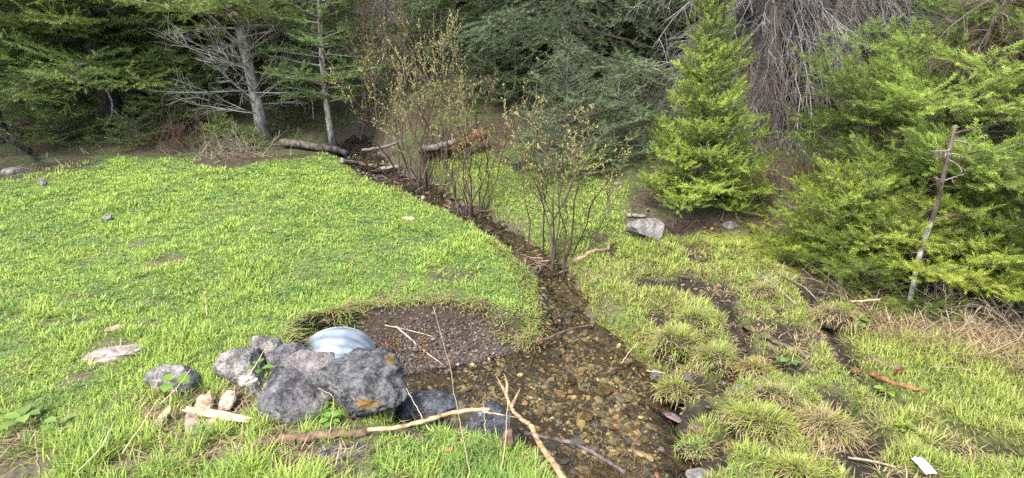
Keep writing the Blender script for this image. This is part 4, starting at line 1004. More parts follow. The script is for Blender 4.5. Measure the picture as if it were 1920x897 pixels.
rock('stream_stone', 'white stone in the cascade at the head of the stream', (668, 294, 684, 303), R_PALE, 48, None, 0.7, 8, 0.06, sub=4, cat='stone')

# orange lichen crust lives on the biggest boulder: two small crusts as its parts would hide in its material

# ------------------------------------------------------------------ culvert pipe
m, nt, out = new_mat('galvanised_pipe'); N, L = nt.nodes.new, nt.links.new
p = N('ShaderNodeBsdfPrincipled'); p.inputs['Roughness'].default_value = 0.42; p.inputs['Metallic'].default_value = 0.15
tc = N('ShaderNodeTexCoord'); nz = N('ShaderNodeTexNoise'); nz.inputs['Scale'].default_value = 7; nz.inputs['Detail'].default_value = 5
cr = N('ShaderNodeValToRGB'); e = cr.color_ramp.elements
e[0].position, e[0].color = 0.35, (0.13, 0.155, 0.18, 1); e[1].position, e[1].color = 0.66, (0.30, 0.34, 0.38, 1)
L(tc.outputs['Object'], nz.inputs[0]); L(nz.outputs[0], cr.inputs[0]); L(cr.outputs[0], p.inputs['Base Color']); L(p.outputs[0], out.inputs[0])
M_PIPE = m
top = at_depth(622, 619, 2.93); rad_ = 0.228
c0 = top+np.array([0.0, 0.05, -rad_]); axis = np.array([0.24, -0.80, -0.10]); axis /= np.linalg.norm(axis); Lp = 0.62
u = np.cross(axis, [0, 0, 1.0]); u /= np.linalg.norm(u); w = np.cross(u, axis)
culv = thing('culvert_pipe', 'blue grey ribbed culvert pipe end under the heap of boulders', 'culvert pipe', c0)
ns, nr = 72, 60; a = np.linspace(0, 2*np.pi, ns, endpoint=False); sl = np.linspace(0, 1, nr)
A_, S_ = np.meshgrid(a, sl)
ph = (S_*Lp/0.085 - A_/(2*np.pi)*4.0)*2*np.pi
rr = rad_+0.005*np.sign(np.sin(ph))*np.abs(np.sin(ph))**0.7
def pipe_grid(R_):
    return (axis[None, None]*(S_*Lp)[..., None]+R_[..., None]*(np.cos(A_)[..., None]*u+np.sin(A_)[..., None]*w)).reshape(-1, 3)
idx = np.arange(ns*nr).reshape(nr, ns); nx2 = np.roll(idx, -1, 1)
Q = np.stack([idx[:-1], nx2[:-1], nx2[1:], idx[1:]], -1).reshape(-1, 4)
mb = MB(); mb.add(pipe_grid(rr), None, Q); mb.add(pipe_grid(rr-0.006), None, Q[:, ::-1]); mb.build('pipe_wall', M_PIPE, culv, smooth=True)
mb = MB(); th = np.linspace(0, 2*np.pi, 60); mb.tube(np.stack([rad_*1.0*(np.cos(t)*u+np.sin(t)*w)-axis*0.004 for t in th]), 0.005, 0.005, sides=8, cap=False); mb.build('rim', M_PIPE, culv, smooth=True)

# ------------------------------------------------------------------ dead wood
def pz(px, py, z):
    x, y = on_plane(px, py, lambda yy: z); return np.array([x, y, z])
def smooth_line(P, n=5):
    P = np.asarray(P, float); t = np.arange(len(P)); tt = np.linspace(0, len(P)-1, (len(P)-1)*n+1)
    Q = np.stack([np.interp(tt, t, P[:, k]) for k in range(3)], 1)
    for _ in range(3): Q[1:-1] = 0.25*Q[:-2]+0.5*Q[1:-1]+0.25*Q[2:]
    return Q
def stick(name, label, P, r0, r1, col, seed, mat=None, cat='stick', sides=8, jit=0.10, twigs=(), col2=None, wob=0.15):
    rg = np.random.default_rng(seed); Q = smooth_line(P, 6); n = len(Q)
    Q[1:-1] += rg.normal(0, wob*r0, (n-2, 3)); R = np.linspace(r0, r1, n)*(1+0.10*np.sin(np.arange(n)*1.7+seed)+rg.normal(0, .05, n))
    mb = MB(); t = np.linspace(0, 1, n)[:, None]; c = np.array(col)*(1-t)+np.array(col2 if col2 is not None else col)*t
    mb.tube(Q, 1, radii=R, sides=sides, col=c*rg.uniform(.85, 1.15, (n, 1)), jitter=jit, rng=rg)
    for tw in twigs: mb.tube(smooth_line(tw, 3), r1*0.8, 0.001, sides=5, col=col2 if col2 is not None else col)
    return tag(mb.build(name, mat or M_WOOD, smooth=True), label, cat)
def lp(px, py, dz=0.01): return G(px, py, dz)+np.array([0, 0, 0.0])
PEEL, PEEL2, GREYW, DKB, RUST, BRN = (0.34, 0.24, 0.135), (0.24, 0.13, 0.07), (0.17, 0.15, 0.13), (0.060, 0.045, 0.040), (0.155, 0.070, 0.028), (0.115, 0.075, 0.048)
stick('driftwood_branch', 'pale peeled crooked branch sloping into the near side of the pool', [pz(948, 738, -.25), pz(958, 765, -.22), pz(972, 783, -.17), pz(996, 798, -.12), pz(1006, 822, -.09), pz(1020, 846, -.06), pz(1040, 872, -.03), pz(1056, 899, -.01)],
      0.009, 0.0135, PEEL, 1, cat='branch', twigs=[[pz(948, 738, -.25), pz(940, 722, -.22), pz(928, 702, -.19)], [pz(950, 740, -.25), pz(952, 716, -.2), pz(944, 700, -.17)], [pz(958, 765, -.22), pz(970, 740, -.18), pz(976, 728, -.16)]], col2=(0.32, 0.21, 0.11))
stick('fallen_branch', 'dark bark covered branch reaching out of the pool to the grass at the bottom', [pz(985, 812, -.27), pz(1020, 820, -.26), pz(1070, 830, -.24), pz(1105, 846, -.22), pz(1140, 866, -.20), pz(1172, 886, -.16)], 0.011, 0.008, (0.10, 0.075, 0.075), 2, M_BARK, 'branch')
stick('peeled_branch', 'long tan peeled branch lying across the wet boulders', [pz(690, 806, 0.0), pz(745, 802, 0.015), pz(800, 790, .02), pz(838, 776, .03), pz(872, 770, .035), pz(918, 768, .03)], 0.010, 0.009, (0.30, 0.19, 0.11), 3, cat='branch', col2=PEEL)
stick('thin_stick', 'thin pale stick continuing past the tip of the peeled branch', [pz(905, 772, .035), pz(940, 778, .02), pz(975, 784, -.05)], 0.004, 0.002, (0.40, 0.31, 0.19), 4)
stick('rotten_log', 'long flaky brown log lying in grass below the boulders', [lp(470, 836, .02), lp(540, 824, .02), lp(610, 816, .02), lp(700, 809, .02), lp(792, 803, .02)], 0.026, 0.016, BRN, 5, cat='log', jit=.18, wob=.2, col2=(0.15, 0.10, 0.065))
stick('dark_twig', 'dark twig lying across the riffle above the pool', [pz(985, 646, -.27), pz(1025, 636, -.26), pz(1050, 625, -.25), pz(1075, 615, -.24), pz(1108, 610, -.22)], 0.008, 0.005, (0.085, 0.055, 0.040), 6)
stick('dry_twig', 'bare pale twig slanting down the gravel bank by the rust coloured herbs', [lp(742, 612), lp(775, 640), lp(800, 662), lp(830, 684)], 0.005, 0.0025, (0.38, 0.29, 0.19), 7)
stick('dry_twig', 'fine twig across the top of the gravel bank', [lp(722, 610), lp(760, 618), lp(800, 628), lp(812, 632)], 0.004, 0.002, (0.34, 0.27, 0.19), 8)
stick('rusty_log', 'rust orange rotten log lying in wet grass right of the dry tussocks', [lp(1598, 694, .02), lp(1640, 706, .025), lp(1690, 722, .025), lp(1738, 736, .02)], 0.018, 0.009, RUST, 9, cat='log', jit=.15, wob=.2, col2=(0.17, 0.09, 0.045))
stick('grey_log', 'grey brown log piece behind the rust orange log', [lp(1618, 668, .02), lp(1655, 682, .02), lp(1692, 694, .02)], 0.020, 0.015, (0.13, 0.095, 0.07), 10, cat='log', jit=.18, wob=.3)
stick('wood_chunk', 'dark red upright chunk between grey log and rust orange log', [lp(1680, 712, .0), lp(1681, 712, .0)+np.array([0, 0, .035]), lp(1682, 712, 0)+np.array([.01, 0, .07])], 0.018, 0.010, (0.12, 0.045, 0.025), 11, cat='wood piece', jit=.2)
stick('mossy_log', 'mossy log with grey broken end sunk among the tussocks', [lp(1395, 612, .03), lp(1440, 634, .03), lp(1480, 652, .03), lp(1518, 670, .025)], 0.018, 0.015, (0.065, 0.062, 0.020), 12, cat='log', jit=.22, wob=.2, col2=(0.12, 0.095, 0.07))
stick('thin_stick', 'long thin stick lying in grass right of the rusty log', [lp(1745, 688, .02), lp(1800, 690, .03), lp(1840, 702, .03), lp(1880, 722, .02)], 0.005, 0.003, (0.16, 0.12, 0.09), 13)
stick('thin_stick', 'thin straw coloured stick at the bottom edge near the white scrap', [lp(1590, 858, .02), lp(1640, 866, .03), lp(1680, 876, .02)], 0.005, 0.004, (0.28, 0.21, 0.14), 14)
stick('bent_twig', 'pale bent twig at the foot of the bushy fir', [lp(1650, 562, .12), lp(1600, 566, .10), lp(1592, 564, .09), lp(1614, 585, .02)], 0.006, 0.004, (0.34, 0.27, 0.19), 15)
stick('small_log', 'short grey log on brown litter above the pale boulder', [lp(1170, 403, .02), lp(1190, 404, .03), lp(1210, 406, .02)], 0.018, 0.014, GREYW, 16, cat='log', jit=.15)
stick('buff_log', 'buff straw covered log behind the nearest leafing shrub', [lp(1075, 492, .03), lp(1110, 474, .03), lp(1150, 458, .03)], 0.024, 0.012, (0.18, 0.125, 0.08), 17, cat='log', jit=.15, wob=.3)
stick('fallen_log', 'long grey fallen log at the far lawn edge before the slim fir', [lp(528, 268, .08), lp(580, 274, .08), lp(630, 282, .08), lp(652, 288, .06)], 0.055, 0.045, (0.085, 0.070, 0.060), 18, M_BARK, 'log', 10, .1)
stick('red_rotten_log', 'big red brown rotten log beyond the meadow behind the shrubs', [lp(795, 292, .05), lp(840, 282, .12), lp(880, 264, .2), lp(908, 252, .2)], 0.055, 0.075, (0.095, 0.046, 0.027), 19, M_BARK, 'log', 10, .12, wob=.2)
stick('grey_plank_log', 'weathered grey split log resting on the red rotten log', [lp(790, 282, .25), lp(830, 272, .27), lp(862, 262, .3)], 0.05, 0.03, (0.13, 0.115, 0.10), 20, cat='log', jit=.15)
stick('stream_log', 'dark wet log lying across the upper stream', [lp(640, 302, .06), lp(672, 308, .07), lp(708, 313, .06)], 0.035, 0.028, (0.13, 0.105, 0.09), 21, M_BARK, 'log')
stick('stream_log', 'short broken log below the one across the upper stream', [lp(700, 322, .05), lp(725, 316, .08), lp(752, 312, .08)], 0.035, 0.022, (0.12, 0.095, 0.08), 22, M_BARK, 'log')
stick('fallen_branch', 'grey forked branch hanging over the cascade', [lp(680, 282, .22), lp(720, 276, .24), lp(762, 264, .3)], 0.022, 0.012, (0.13, 0.11, 0.095), 23, cat='branch', twigs=[[lp(700, 280, .2), lp(715, 290, .15), lp(730, 296, .1)]])
stick('leaning_pole', 'grey dead pole leaning under the dark boughs at the left edge', [lp(-10, 240, .55), lp(20, 262, .35), lp(55, 285, .05)], 0.045, 0.04, (0.20, 0.185, 0.165), 24, M_BARK, 'dead tree')
stick('fallen_log', 'pale fallen log lying in deep shade behind the big dark fir', [loc(215, 10.2)+np.array([0, 0, .5]), loc(280, 10.2)+np.array([0, 0, .55]), loc(350, 10.4)+np.array([0, 0, .5])], 0.11, 0.09, (0.24, 0.22, 0.20), 25, M_BARK, 'log', 10)
stick('fallen_log', 'mossy dark log slanting uphill right of the big dark fir', [loc(225, 9.3)+np.array([0, 0, .12]), loc(270, 9.6)+np.array([0, 0, .35]), loc(310, 10)+np.array([0, 0, .5])], 0.12, 0.10, (0.10, 0.09, 0.07), 26, M_BARK, 'log', 10)
stick('bent_branch', 'arched grey dead branch at the foot of the big dark fir', [loc(190, 8.6)+np.array([0, 0, .1]), loc(212, 8.6)+np.array([0, 0, .25]), loc(222, 8.6)+np.array([0, 0, .5]), loc(216, 8.6)+np.array([0, 0, .7])], 0.018, 0.012, (0.22, 0.20, 0.18), 27, cat='branch', twigs=[[loc(222, 8.6)+np.array([0, 0, .4]), loc(232, 8.6)+np.array([0, 0, .2]), loc(240, 8.5)+np.array([0, 0, .1])]])
# leaning dead pole before the light green fir
rg = np.random.default_rng(66)
pole = thing('dead_pole', 'leaning dead trunk, bleached white below, in front of the light green fir', 'dead tree', at_depth(1712, 520, 3.42))
o0 = at_depth(1712, 520, 3.42)
PP = np.stack([at_depth(px, py, yy)-o0 for px, py, yy in [(1702, 585, 3.44), (1722, 486, 3.40), (1740, 432, 3.36), (1758, 380, 3.33), (1780, 280, 3.30), (1792, 235, 3.34)]])
QQ = smooth_line(PP, 5); n = len(QQ); t = np.linspace(0, 1, n)
cc = np.where((t < 0.45)[:, None], np.array([[0.42, 0.39, 0.35]]), np.array([[0.10, 0.075, 0.06]])); cc[(t > .27) & (t < .33)] = (.12, .09, .07); pass
mb = MB(); mb.tube(QQ, 1, radii=0.018*(1-0.5*t), sides=8, col=cc, jitter=.10, rng=rg); mb.build('trunk', M_BARK, pole, smooth=True)
mb = MB()
for k in range(20):
    s_ = rg.uniform(.2, 1); a_, t_ = interp_line(QQ, np.array([s_])); dead_limbs(mb, rg, a_[0], rg.uniform(0, 6.28), rg.uniform(.06, .20)*(0.5+.6*s_), math.radians(rg.uniform(-40, 40)), .3, .1, .005, [(0.11, 0.075, 0.06), (0.20, 0.16, 0.14)][k % 2], 6, .5, .2, sub=s_ > .4)
mb.build('bare_crown', M_TWIG, pole)

o0 = loc(1790, 4.25); o0 = np.array(o0)
dead2 = thing('dead_sapling', 'thin dark dead sapling with brown twigs standing between the firs above the bleached pole', 'dead tree', o0)
QQ = smooth_line(np.array([np.zeros(3), at_depth(1790, 300, 4.2)-o0, at_depth(1815, 190, 4.15)-o0, at_depth(1842, 95, 4.1)-o0, at_depth(1872, 10, 4.1)-o0, at_depth(1888, -50, 4.1)-o0]), 4); mb = MB()
mb.tube(QQ, 0.022, 0.010, sides=7, col=(0.085, 0.066, 0.054), jitter=.1, rng=rg); mb.build('trunk', M_BARK, dead2, smooth=True); mb = MB()
for k in range(110):
    s_ = rg.uniform(.35, 1); a_, t_ = interp_line(QQ, np.array([s_])); dead_limbs(mb, rg, a_[0], rg.uniform(0, 6.28), rg.uniform(.15, .5), math.radians(rg.uniform(-40, 40)), .4, .1, .004, [(0.10, 0.07, 0.055), (0.16, 0.13, 0.11), (0.09, 0.055, 0.04)][k % 3], 8, .5, .25)
mb.build('bare_crown', M_TWIG, dead2)

def chunk(name, label, p0, p1, w, th, col, seed, cat='wood piece'):
    rg = np.random.default_rng(seed); p0, p1 = np.array(p0), np.array(p1); n = 9; L_ = np.linalg.norm(p1-p0)
    d = (p1-p0)/L_; s = np.cross([0, 0, 1.0], d); s /= np.linalg.norm(s); up = np.cross(d, s); k = 10; mb = MB(); V = []
    ang = np.linspace(0, 2*np.pi, k, endpoint=False); jag = rg.normal(0, .06, k)*L_
    prof = rg.uniform(.85, 1.15, k)
    for i in range(n):
        t = i/(n-1); taper = 1-0.35*abs(2*t-1)**3
        off = jag*(1 if t > .5 else -1)*abs(2*t-1)**4
        for j in range(k):
            e = 0.55; c_, s_ = math.cos(ang[j]), math.sin(ang[j])
            V.append(p0+d*(L_*t+off[j])+s*(w/2*np.sign(c_)*abs(c_)**e*prof[j]*taper*rg.uniform(.93, 1.07))+up*(th/2*np.sign(s_)*abs(s_)**e*taper*rg.uniform(.85, 1.15)))
    V = np.array(V); i = np.arange(n-1)[:, None]*k; j = np.arange(k)[None]; j2 = (j+1) % k
    Q = np.stack([i+j, i+j2, i+k+j2, i+k+j], -1).reshape(-1, 4); c0_, c1_ = V[:k].mean(0), V[-k:].mean(0); V = np.concatenate([V, [c0_, c1_]])
    T = [(n*k, (a_+1) % k, a_) for a_ in range(k)]+[(n*k+1, (n-1)*k+a_, (n-1)*k+(a_+1) % k) for a_ in range(k)]
    mb.add(V, T, Q, np.array(col)*rg.uniform(.8, 1.2, (len(V), 1))); return tag(mb.build(name, M_WOOD), label, cat)
chunk('wood_splinter', 'long pale splintered board on top of the wood scraps', lp(350, 768, .035), lp(464, 788, .04), .045, .022, (0.42, 0.31, 0.20), 1)
chunk('wood_chunk', 'square tan wood chunk upright at the left of the scraps', lp(380, 778, .03), lp(384, 740, .05), .075, .03, (0.30, 0.21, 0.14), 2)
chunk('wood_chunk', 'pinkish tan wood chunk nearest the mauve boulder', lp(420, 770, .03), lp(432, 735, .04), .065, .03, (0.32, 0.23, 0.16), 3)
chunk('wood_splinter', 'tan splinter lying apart left of the wood scraps', lp(288, 806, .02), lp(318, 766, .02), .04, .018, (0.34, 0.25, 0.16), 4)
chunk('wood_splinter', 'grey brown splinter pointing at the camera below the scraps', lp(366, 824, .02), lp(356, 774, .03), .055, .025, (0.20, 0.15, 0.11), 5)
chunk('wood_chunk', 'dark brown rotting chip half in grass left of scraps', lp(255, 772, .01), lp(296, 778, .01), .05, .02, (0.15, 0.10, 0.07), 6)
chunk('wood_chunk', 'tan offcut under the long pale splintered board', lp(385, 800, .015), lp(410, 780, .02), .06, .02, (0.30, 0.22, 0.15), 7)
chunk('bark_slab', 'grey flaky bark slab lying flat in the lawn', lp(160, 668, .01), lp(272, 655, .012), .13, .035, (0.20, 0.165, 0.14), 8, 'bark')
chunk('bark_slab', 'strip of pale bark beside the grey flaky slab', lp(178, 680, .008), lp(236, 668, .012), .05, .03, (0.27, 0.225, 0.19), 9, 'bark')
chunk('bark_slab', 'small brown bark bit behind the grey flaky slab', lp(196, 620, .01), lp(230, 613, .01), .06, .02, (0.22, 0.15, 0.11), 10, 'bark')
chunk('bark_slab', 'brown bark scrap in mud beside the lone tussock', lp(1236, 766, .01), lp(1275, 790, .01), .05, .012, (0.12, 0.085, 0.07), 11, 'bark')
chunk('bark_slab', 'russet leaf like bark scrap in the grass below the log', lp(836, 846, .02), lp(848, 840, .02), .02, .006, (0.30, 0.13, 0.05), 12, 'bark')
chunk('bark_slab', 'buff flat scrap lying on the lawn beside the upper stream', lp(757, 408, .01), lp(776, 412, .01), .06, .02, (0.34, 0.27, 0.18), 13, 'bark')

# white scrap at the bottom edge
m, nt, out = new_mat('white_plastic'); p = nt.nodes.new('ShaderNodeBsdfPrincipled'); p.inputs['Base Color'].default_value = (0.80, 0.80, 0.78, 1); p.inputs['Roughness'].default_value = 0.5
nt.links.new(p.outputs[0], out.inputs[0]); M_WHITE = m
a0, a1 = G(1716, 874)+[0, 0, .040], G(1742, 904)+[0, 0, .045]
d = a1-a0; L_ = np.linalg.norm(d); d /= L_; s = np.cross([0, 0, 1.0], d); s /= np.linalg.norm(s); up = np.cross(d, s); rg = np.random.default_rng(3)
n, k = 12, 8; V = []
for side in (0, 1):
    for i in range(n):
        for j in range(k):
            t = i/(n-1); q = j/(k-1)-.5; edge = -0.012*rg.uniform() if i == 0 else 0
            V.append(a0+d*(t*L_+edge)+s*q*.048+up*(0.003*math.cos(q*3)+0.002*math.sin(t*5)-0.004*side))
V = np.array(V); idx = np.arange(n*k).reshape(n, k)
Q = np.stack([idx[:-1, :-1], idx[1:, :-1], idx[1:, 1:], idx[:-1, 1:]], -1).reshape(-1, 4)
ring = np.concatenate([idx[0, :], idx[1:, -1], idx[-1, -2::-1], idx[-2:0:-1, 0]]); r2 = np.roll(ring, -1)
Q = np.concatenate([Q, Q[:, ::-1]+n*k, np.stack([ring, r2, r2+n*k, ring+n*k], -1)])
mb = MB(); mb.add(V, None, Q); tag(mb.build('plastic_scrap', M_WHITE, smooth=True), 'torn white plastic strip poking up at the bottom right edge', 'plastic scrap')

# ------------------------------------------------------------------ tussocks, herbs, stalks
def tussock(label, px, py, r_px, seed, c_green, dry, h=1.0, n=520):
    rg = np.random.default_rng(seed); g = G(px, py+r_px*0.35); r = r_px*mpp(g); t = thing('grass_tussock', label, 'tussock', (g[0], g[1], g[2]-0.01), 'tussocks on the wet bank')
    v, f = stone_shape(2, rg, 6, .2); v = v*np.array([r*.75, r*.6, r*.55]); v[:, 2] += r*.12
    mb = MB(); mb.add(v, f, None, np.array((0.030, 0.022, 0.015))*np.ones((len(v), 1))); mb.build('root_mound', M_GROUND, t, smooth=True)
    mb = MB(); az = rg.uniform(0, 6.28, n); q = np.sqrt(rg.uniform(0, 1, n)); wv = 1+.22*np.sin(az*2+seed)+.16*np.sin(az*3+seed*2)+.1*np.sin(az*5+seed*3); bx, by = np.cos(az)*q*r*.75*wv, np.sin(az)*q*r*.62*wv
    bz = r*.12+r*.52*np.sqrt(np.clip(1-q**2, 0, 1)); dead = rg.uniform(size=n) < (dry+0.45*q**2*(1-dry))
    a2 = az+rg.normal(0, .95, n); ln = r*rg.uniform(.35, 1.0, n)*h*(0.75+0.30*q); tt = rg.uniform(size=(n, 1))
    col = np.where(dead[:, None], STRAW*(1-tt)+STRAW2*tt, np.array(c_green)*(.7+.6*tt))
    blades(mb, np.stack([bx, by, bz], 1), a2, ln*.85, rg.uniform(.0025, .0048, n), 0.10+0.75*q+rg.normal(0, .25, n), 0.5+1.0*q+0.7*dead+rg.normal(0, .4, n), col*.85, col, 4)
    mb.build('blade_foliage', M_GRASS, t); return t
G1, G2, G3 = (0.22, 0.30, 0.055), (0.27, 0.32, 0.06), (0.20, 0.34, 0.075)
tussock('lone round tussock with straw skirt standing in the shallow pool edge', 1266, 728, 40, 1, G2, .30)
tussock('little tussock in dark mud right of the rounded brown stone', 1300, 838, 32, 2, G3, .25, .8, 320)
tussock('largest tussock, lush long green blades beside the muddy runnel', 1425, 790, 66, 3, G2, .15, .75, 1000)
tussock('driest tussock, nearly all bleached drooping straw', 1545, 800, 62, 4, G2, .75, .95, 900)
tussock('wide mossy tussock overhanging the pool above the lone tussock', 1265, 640, 60, 5, G2, .25, .75, 800)
tussock('olive tussock with straw skirt at the head of the runnel', 1340, 668, 46, 6, G1, .35, .85, 600)
tussock('yellowish tussock with pale drooping skirt between the two runnels', 1412, 690, 36, 7, (0.24, 0.23, 0.04), .45, .9, 480)
tussock('straw coloured tussock just above the lush green tussock', 1450, 738, 46, 8, G1, .60, .8, 520)
tussock('shaggy brown tussock beside the dark gap under the bushy fir', 1565, 590, 44, 9, G1, .65, .9, 560)
tussock('fresh green tussock at the bottom edge right of the lush one', 1490, 880, 50, 10, G2, .10, .85, 620)
tussock('small straw tussock on the upper wet bank near the moss', 1430, 545, 34, 11, G2, .55, .7, 380)
tussock('green tussock left of the mossy log', 1300, 600, 48, 12, G1, .25, .7, 560)

def herb(label, p, n, size, col, seed, lift=0.05, name='broad_leaved_plant'):
    rg = np.random.default_rng(seed); t = thing(name, label, 'plant', p); mb = MB(); ms = MB()
    for k in range(n):
        a = 6.283*k/n+rg.normal(0, .3); d = np.array([math.cos(a), math.sin(a), 0]); l = size*rg.uniform(.7, 1.15); h = lift*rg.uniform(.5, 1.4)
        s = np.array([-d[1], d[0], 0]); b0 = d*0.3*l+np.array([0, 0, h]); prof = [(0, .02), (.2, .30), (.5, .40), (.8, .26), (1, .02)]
        V = []
        for u_, w_ in prof:
            c = b0+d*u_*l+np.array([0, 0, .22*l*math.sin(u_*2.6)-.1*l*u_]); V += [c-s*w_*l+[0, 0, .06*l], c, c+s*w_*l+[0, 0, .06*l]]
        Q = [(3*i+j, 3*i+j+1, 3*i+j+4, 3*i+j+3) for i in range(4) for j in range(2)]
        mb.add(np.array(V), None, Q, np.array(col)*rg.uniform(.75, 1.25)); ms.tube([np.array([0, 0, -.01]), d*.15*l+np.array([0, 0, h*.7]), b0], .0022, .0015, sides=4, col=np.array(col)*.8)
    mb.build('leaves', M_LEAF, t, smooth=True); ms.build('leaf_stalk_sprays', M_LEAF, t); return t
herb('bright green broad leaves growing out of the rock heap', at_depth(487, 700, 2.33), 5, .045, (0.10, 0.19, 0.035), 1, .04)
herb('big broad dock leaves in grass at the left bottom corner', lp(50, 800, 0), 6, .07, (0.16, 0.24, 0.05), 2, .05)
herb('broad leaved plant just right of the big dock leaves', lp(118, 812, 0), 6, .055, (0.14, 0.22, 0.05), 3, .05)
herb('single pointed leaves standing between wood scraps and flat stone', lp(335, 752, 0), 4, .07, (0.15, 0.26, 0.04), 4, .08)
herb('fresh green lobed leaves beside the end of the mossy log', lp(1478, 690, 0), 5, .045, (0.12, 0.20, 0.05), 5, .04)
herb('small green herb in the gap below the bushy fir', lp(1605, 612, 0), 8, .06, (0.12, 0.22, 0.045), 6, .05)
herb('yellow green herb growing beside the rusty log', lp(1660, 742, 0), 8, .045, (0.17, 0.23, 0.04), 7, .03)
herb('yellow green herb clump in the wet grass near the bottom', lp(1690, 808, 0), 12, .032, (0.20, 0.25, 0.04), 8, .03)
herb('low clover like leaves at the foot of the biggest boulder', lp(622, 800, 0), 8, .04, (0.11, 0.22, 0.035), 9, .03)
herb('pair of grey green leaves below the wood scraps', lp(385, 822, 0), 5, .045, (0.14, 0.20, 0.06), 10, .03)

def stalk(label, P, r, col, seed): return stick('dry_stalk', label, P, r, r*.5, col, seed, M_TWIG, 'dry stalk', 5, .05, wob=.6)
SK = (0.46, 0.37, 0.22)
stalk('tallest thin dead stalk rising in front of the pool left of driftwood', [at_depth(884, 900, 1.75), at_depth(862, 790, 1.85), at_depth(842, 680, 1.9), at_depth(812, 575, 1.95)], .0022, (0.30, 0.24, 0.16), 1)
stalk('straight pale dead stalk beside the driftwood top', [at_depth(938, 900, 1.75), at_depth(948, 830, 1.8), at_depth(952, 750, 1.85)], .0022, SK, 2)
stalk('short pale stalk standing before the wet black boulder', [at_depth(910, 812, 2.05), at_depth(908, 780, 2.08), at_depth(906, 752, 2.1)], .0022, SK, 3)
stalk('bent pale stalk leaning on the wet bluish boulder', [at_depth(805, 808, 2.0), at_depth(780, 762, 2.08), at_depth(762, 728, 2.12)], .0024, SK, 4)
stalk('dead stalk in front of the biggest boulder', [at_depth(612, 838, 1.95), at_depth(622, 790, 2.0), at_depth(628, 742, 2.03), at_depth(595, 728, 2.03)], .0020, (0.40, 0.31, 0.19), 5)
stalk('dry straw leaning across the pale layered stone', [at_depth(452, 724, 2.2), at_depth(480, 684, 2.28), at_depth(508, 638, 2.4)], .0022, SK, 6)
stalk('dry straw crossing in front of the long flat grey stone', [at_depth(300, 758, 2.0), at_depth(330, 730, 2.03), at_depth(358, 692, 2.08)], .0022, SK, 7)
stalk('long dry straw slanting in grass at lower left', [at_depth(230, 850, 1.75), at_depth(270, 790, 1.85), at_depth(300, 745, 1.95)], .0022, SK, 8)
stalk('thick broken dry stem upright at the left bottom', [at_depth(75, 895, 1.62), at_depth(70, 850, 1.64), at_depth(66, 805, 1.66)], .0035, (0.28, 0.21, 0.13), 9)
stalk('dry straw stem lying over grass near the bottom left', [at_depth(140, 890, 1.68), at_depth(190, 840, 1.75), at_depth(215, 790, 1.85)], .0022, SK, 10)
stalk('tall thin straw in mid lawn', [at_depth(388, 592, 2.95), at_depth(386, 570, 3.0), at_depth(382, 548, 3.0)], .003, SK, 11)
stalk('straw blade lying over water at the lone tussock', [pz(1212, 696, -.24), pz(1230, 697, -.22), pz(1248, 700, -.2)], .003, SK, 12)
stalk('thin straw arching over the bank above the pool', [pz(1164, 682, -.26), pz(1180, 660, -.2), pz(1196, 640, -.17)], .0025, SK, 13)

for lab, bx_, mt, sd, yy in [('thin grey slab bridging the cream topped stone and the layered stone', (470, 668, 522, 706), R_LAYER, 61, 2.56), ('brown grey cobble under the dark wedge shaped stone', (520, 680, 560, 708), R_PINK, 62, 2.46), ('dark cobble in the gap between mauve boulder and biggest boulder', (580, 745, 622, 792), R_BASALT, 63, 2.26),
                            ('small grey stone buried in soil left of the mauve boulder', (452, 718, 500, 752), R_MAUVE, 64, 2.34), ('black cobble between biggest boulder and wet bluish boulder', (738, 770, 778, 804), R_WET, 65, 2.22)]:
    rock('cobble', lab, bx_, mt, sd, yy, 0.8, 10, 0.14)
# rust coloured stonecrop on the gravel beside the pipe
PATCH = gpts([(700, 655), (725, 632), (770, 625), (808, 640), (815, 675), (790, 684), (740, 668)])
n = 9000; x = rng.uniform(-1.2, -.4, n); y = rng.uniform(2.5, 3.2, n); k = poly_sdf(x, y, PATCH) < 0.05*fbm2(x, y, 12, 2, 3)-0.005; k &= rng.uniform(size=n) < sstep(-.35, .35, fbm2(x, y, 11, 2, 8)); x, y = x[k], y[k]; n = len(x)
R = rotmats(rng, n, .7); T = np.array([(0, 0, 0), (.5, .35, .1), (1, 0, .15), (.5, -.35, .1)]); c = np.stack([x, y, H(x, y)+rng.uniform(0.003, .03, n)], 1)
V = c[:, None, :]+np.einsum('nij,kj->nki', R, T)*rng.uniform(.008, .016, n)[:, None, None]
col = np.array([(0.22, 0.09, 0.035), (0.26, 0.13, 0.05), (0.20, 0.20, 0.035), (0.25, 0.08, 0.05)])[rng.integers(4, size=n)]*rng.uniform(.7, 1.2, (n, 1))
mb = MB(); mb.add(V.reshape(-1, 3), None, np.arange(n*4).reshape(-1, 4), np.repeat(col, 4, 0)); tag(mb.build('stonecrop_ground_cover', M_LEAF), 'rust and green stonecrop on the gravel beside the culvert pipe', None, None, 'stuff')
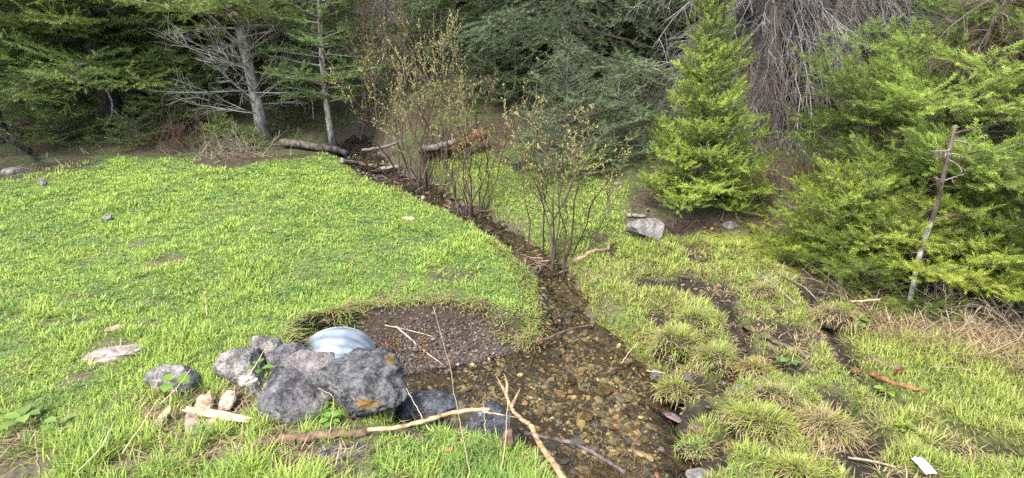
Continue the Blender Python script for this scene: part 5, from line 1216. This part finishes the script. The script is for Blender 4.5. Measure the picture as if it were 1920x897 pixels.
# overhanging dry turf fringe above the scour
sc_ = np.array([on_plane(px, py, lambda yy: -0.12) for px, py in [(640, 590), (690, 578), (750, 570), (820, 562), (890, 572), (950, 590), (1000, 600), (1005, 560), (995, 520), (960, 480), (920, 450)]]); sc_ = np.concatenate([np.array([on_plane(px, py, lambda yy: -0.06) for px, py in [(552, 668), (548, 640), (572, 618), (610, 602), (645, 592)]]), sc_]); n = 5200
u_ = rng.uniform(0, len(sc_)-1, n); i = np.minimum(u_.astype(int), len(sc_)-2); f_ = (u_-i)[:, None]; q = sc_[i]*(1-f_)+sc_[i+1]*f_+rng.normal(0, .05, (n, 2))
dm = fbm2(q[:, 0], q[:, 1], 6, 2, 77); k = rng.uniform(size=n) < sstep(-.3, .4, dm)+.25; q = q[k]; n = len(q)
az = np.arctan2(2.7-q[:, 1], -0.35-q[:, 0])+rng.normal(0, .7, n); tt = rng.uniform(size=(n, 1)); col = np.where(rng.uniform(size=(n, 1)) < .6, STRAW*(1-tt)+STRAW2*tt, GREEN_B*(1-tt)+GREEN_A*tt)
mb = MB(); blades(mb, np.stack([q[:, 0], q[:, 1], H(q[:, 0], q[:, 1])], 1), az, rng.uniform(.05, .13, n), rng.uniform(.003, .006, n), rng.uniform(.2, .9, n), rng.uniform(.8, 1.9, n), col*.85, col, 3)
tag(mb.build('turf_fringe_grass', M_GRASS), 'straw and green blades hanging over the scoured bank', None, None, 'stuff')
# straw thatch on the wet bank, at the bottom of the pool and under the right hand fir
def thatch(name, label, poly, n, length, seed):
    rg = np.random.default_rng(seed); P = np.array(gpts(poly)); lo, hi = P.min(0), P.max(0); x = rg.uniform(lo[0], hi[0], n); y = rg.uniform(lo[1], hi[1], n)
    k = poly_sdf(x, y, P) < 0.12*fbm2(x, y, 5, 2, seed); x, y = x[k], y[k]; n = len(x); tt = rg.uniform(size=(n, 1)); col = (STRAW*(1-tt)+STRAW2*tt)*rg.uniform(.5, 1.15, (n, 1))
    mb = MB(); blades(mb, np.stack([x, y, H(x, y)+rg.uniform(0, .02, n)], 1), rg.uniform(0, 6.28, n), rg.uniform(*length, n), rg.uniform(.003, .006, n), rg.uniform(.8, 1.5, n), rg.uniform(0, .7, n), col, col, 3)
    tag(mb.build(name, M_GRASS), label, None, None, 'stuff')
thatch('straw_grass', 'matted dead straw along the near edge of the pool', [(1090, 880), (1160, 860), (1240, 870), (1250, 915), (1060, 915)], 1500, (.05, .13), 5)
thatch('straw_thatch_grass', 'matted straw under the skirt of the bushy fir', [(1560, 560), (1650, 600), (1760, 630), (1920, 610), (1990, 640), (1990, 720), (1780, 670), (1640, 640)], 5200, (.08, .24), 6)
thatch('litter_grass', 'dead straw and chaff round the wood scraps and log', [(230, 745), (480, 735), (560, 830), (760, 825), (700, 880), (300, 880), (0, 860), (0, 820)], 2600, (.02, .09), 7)
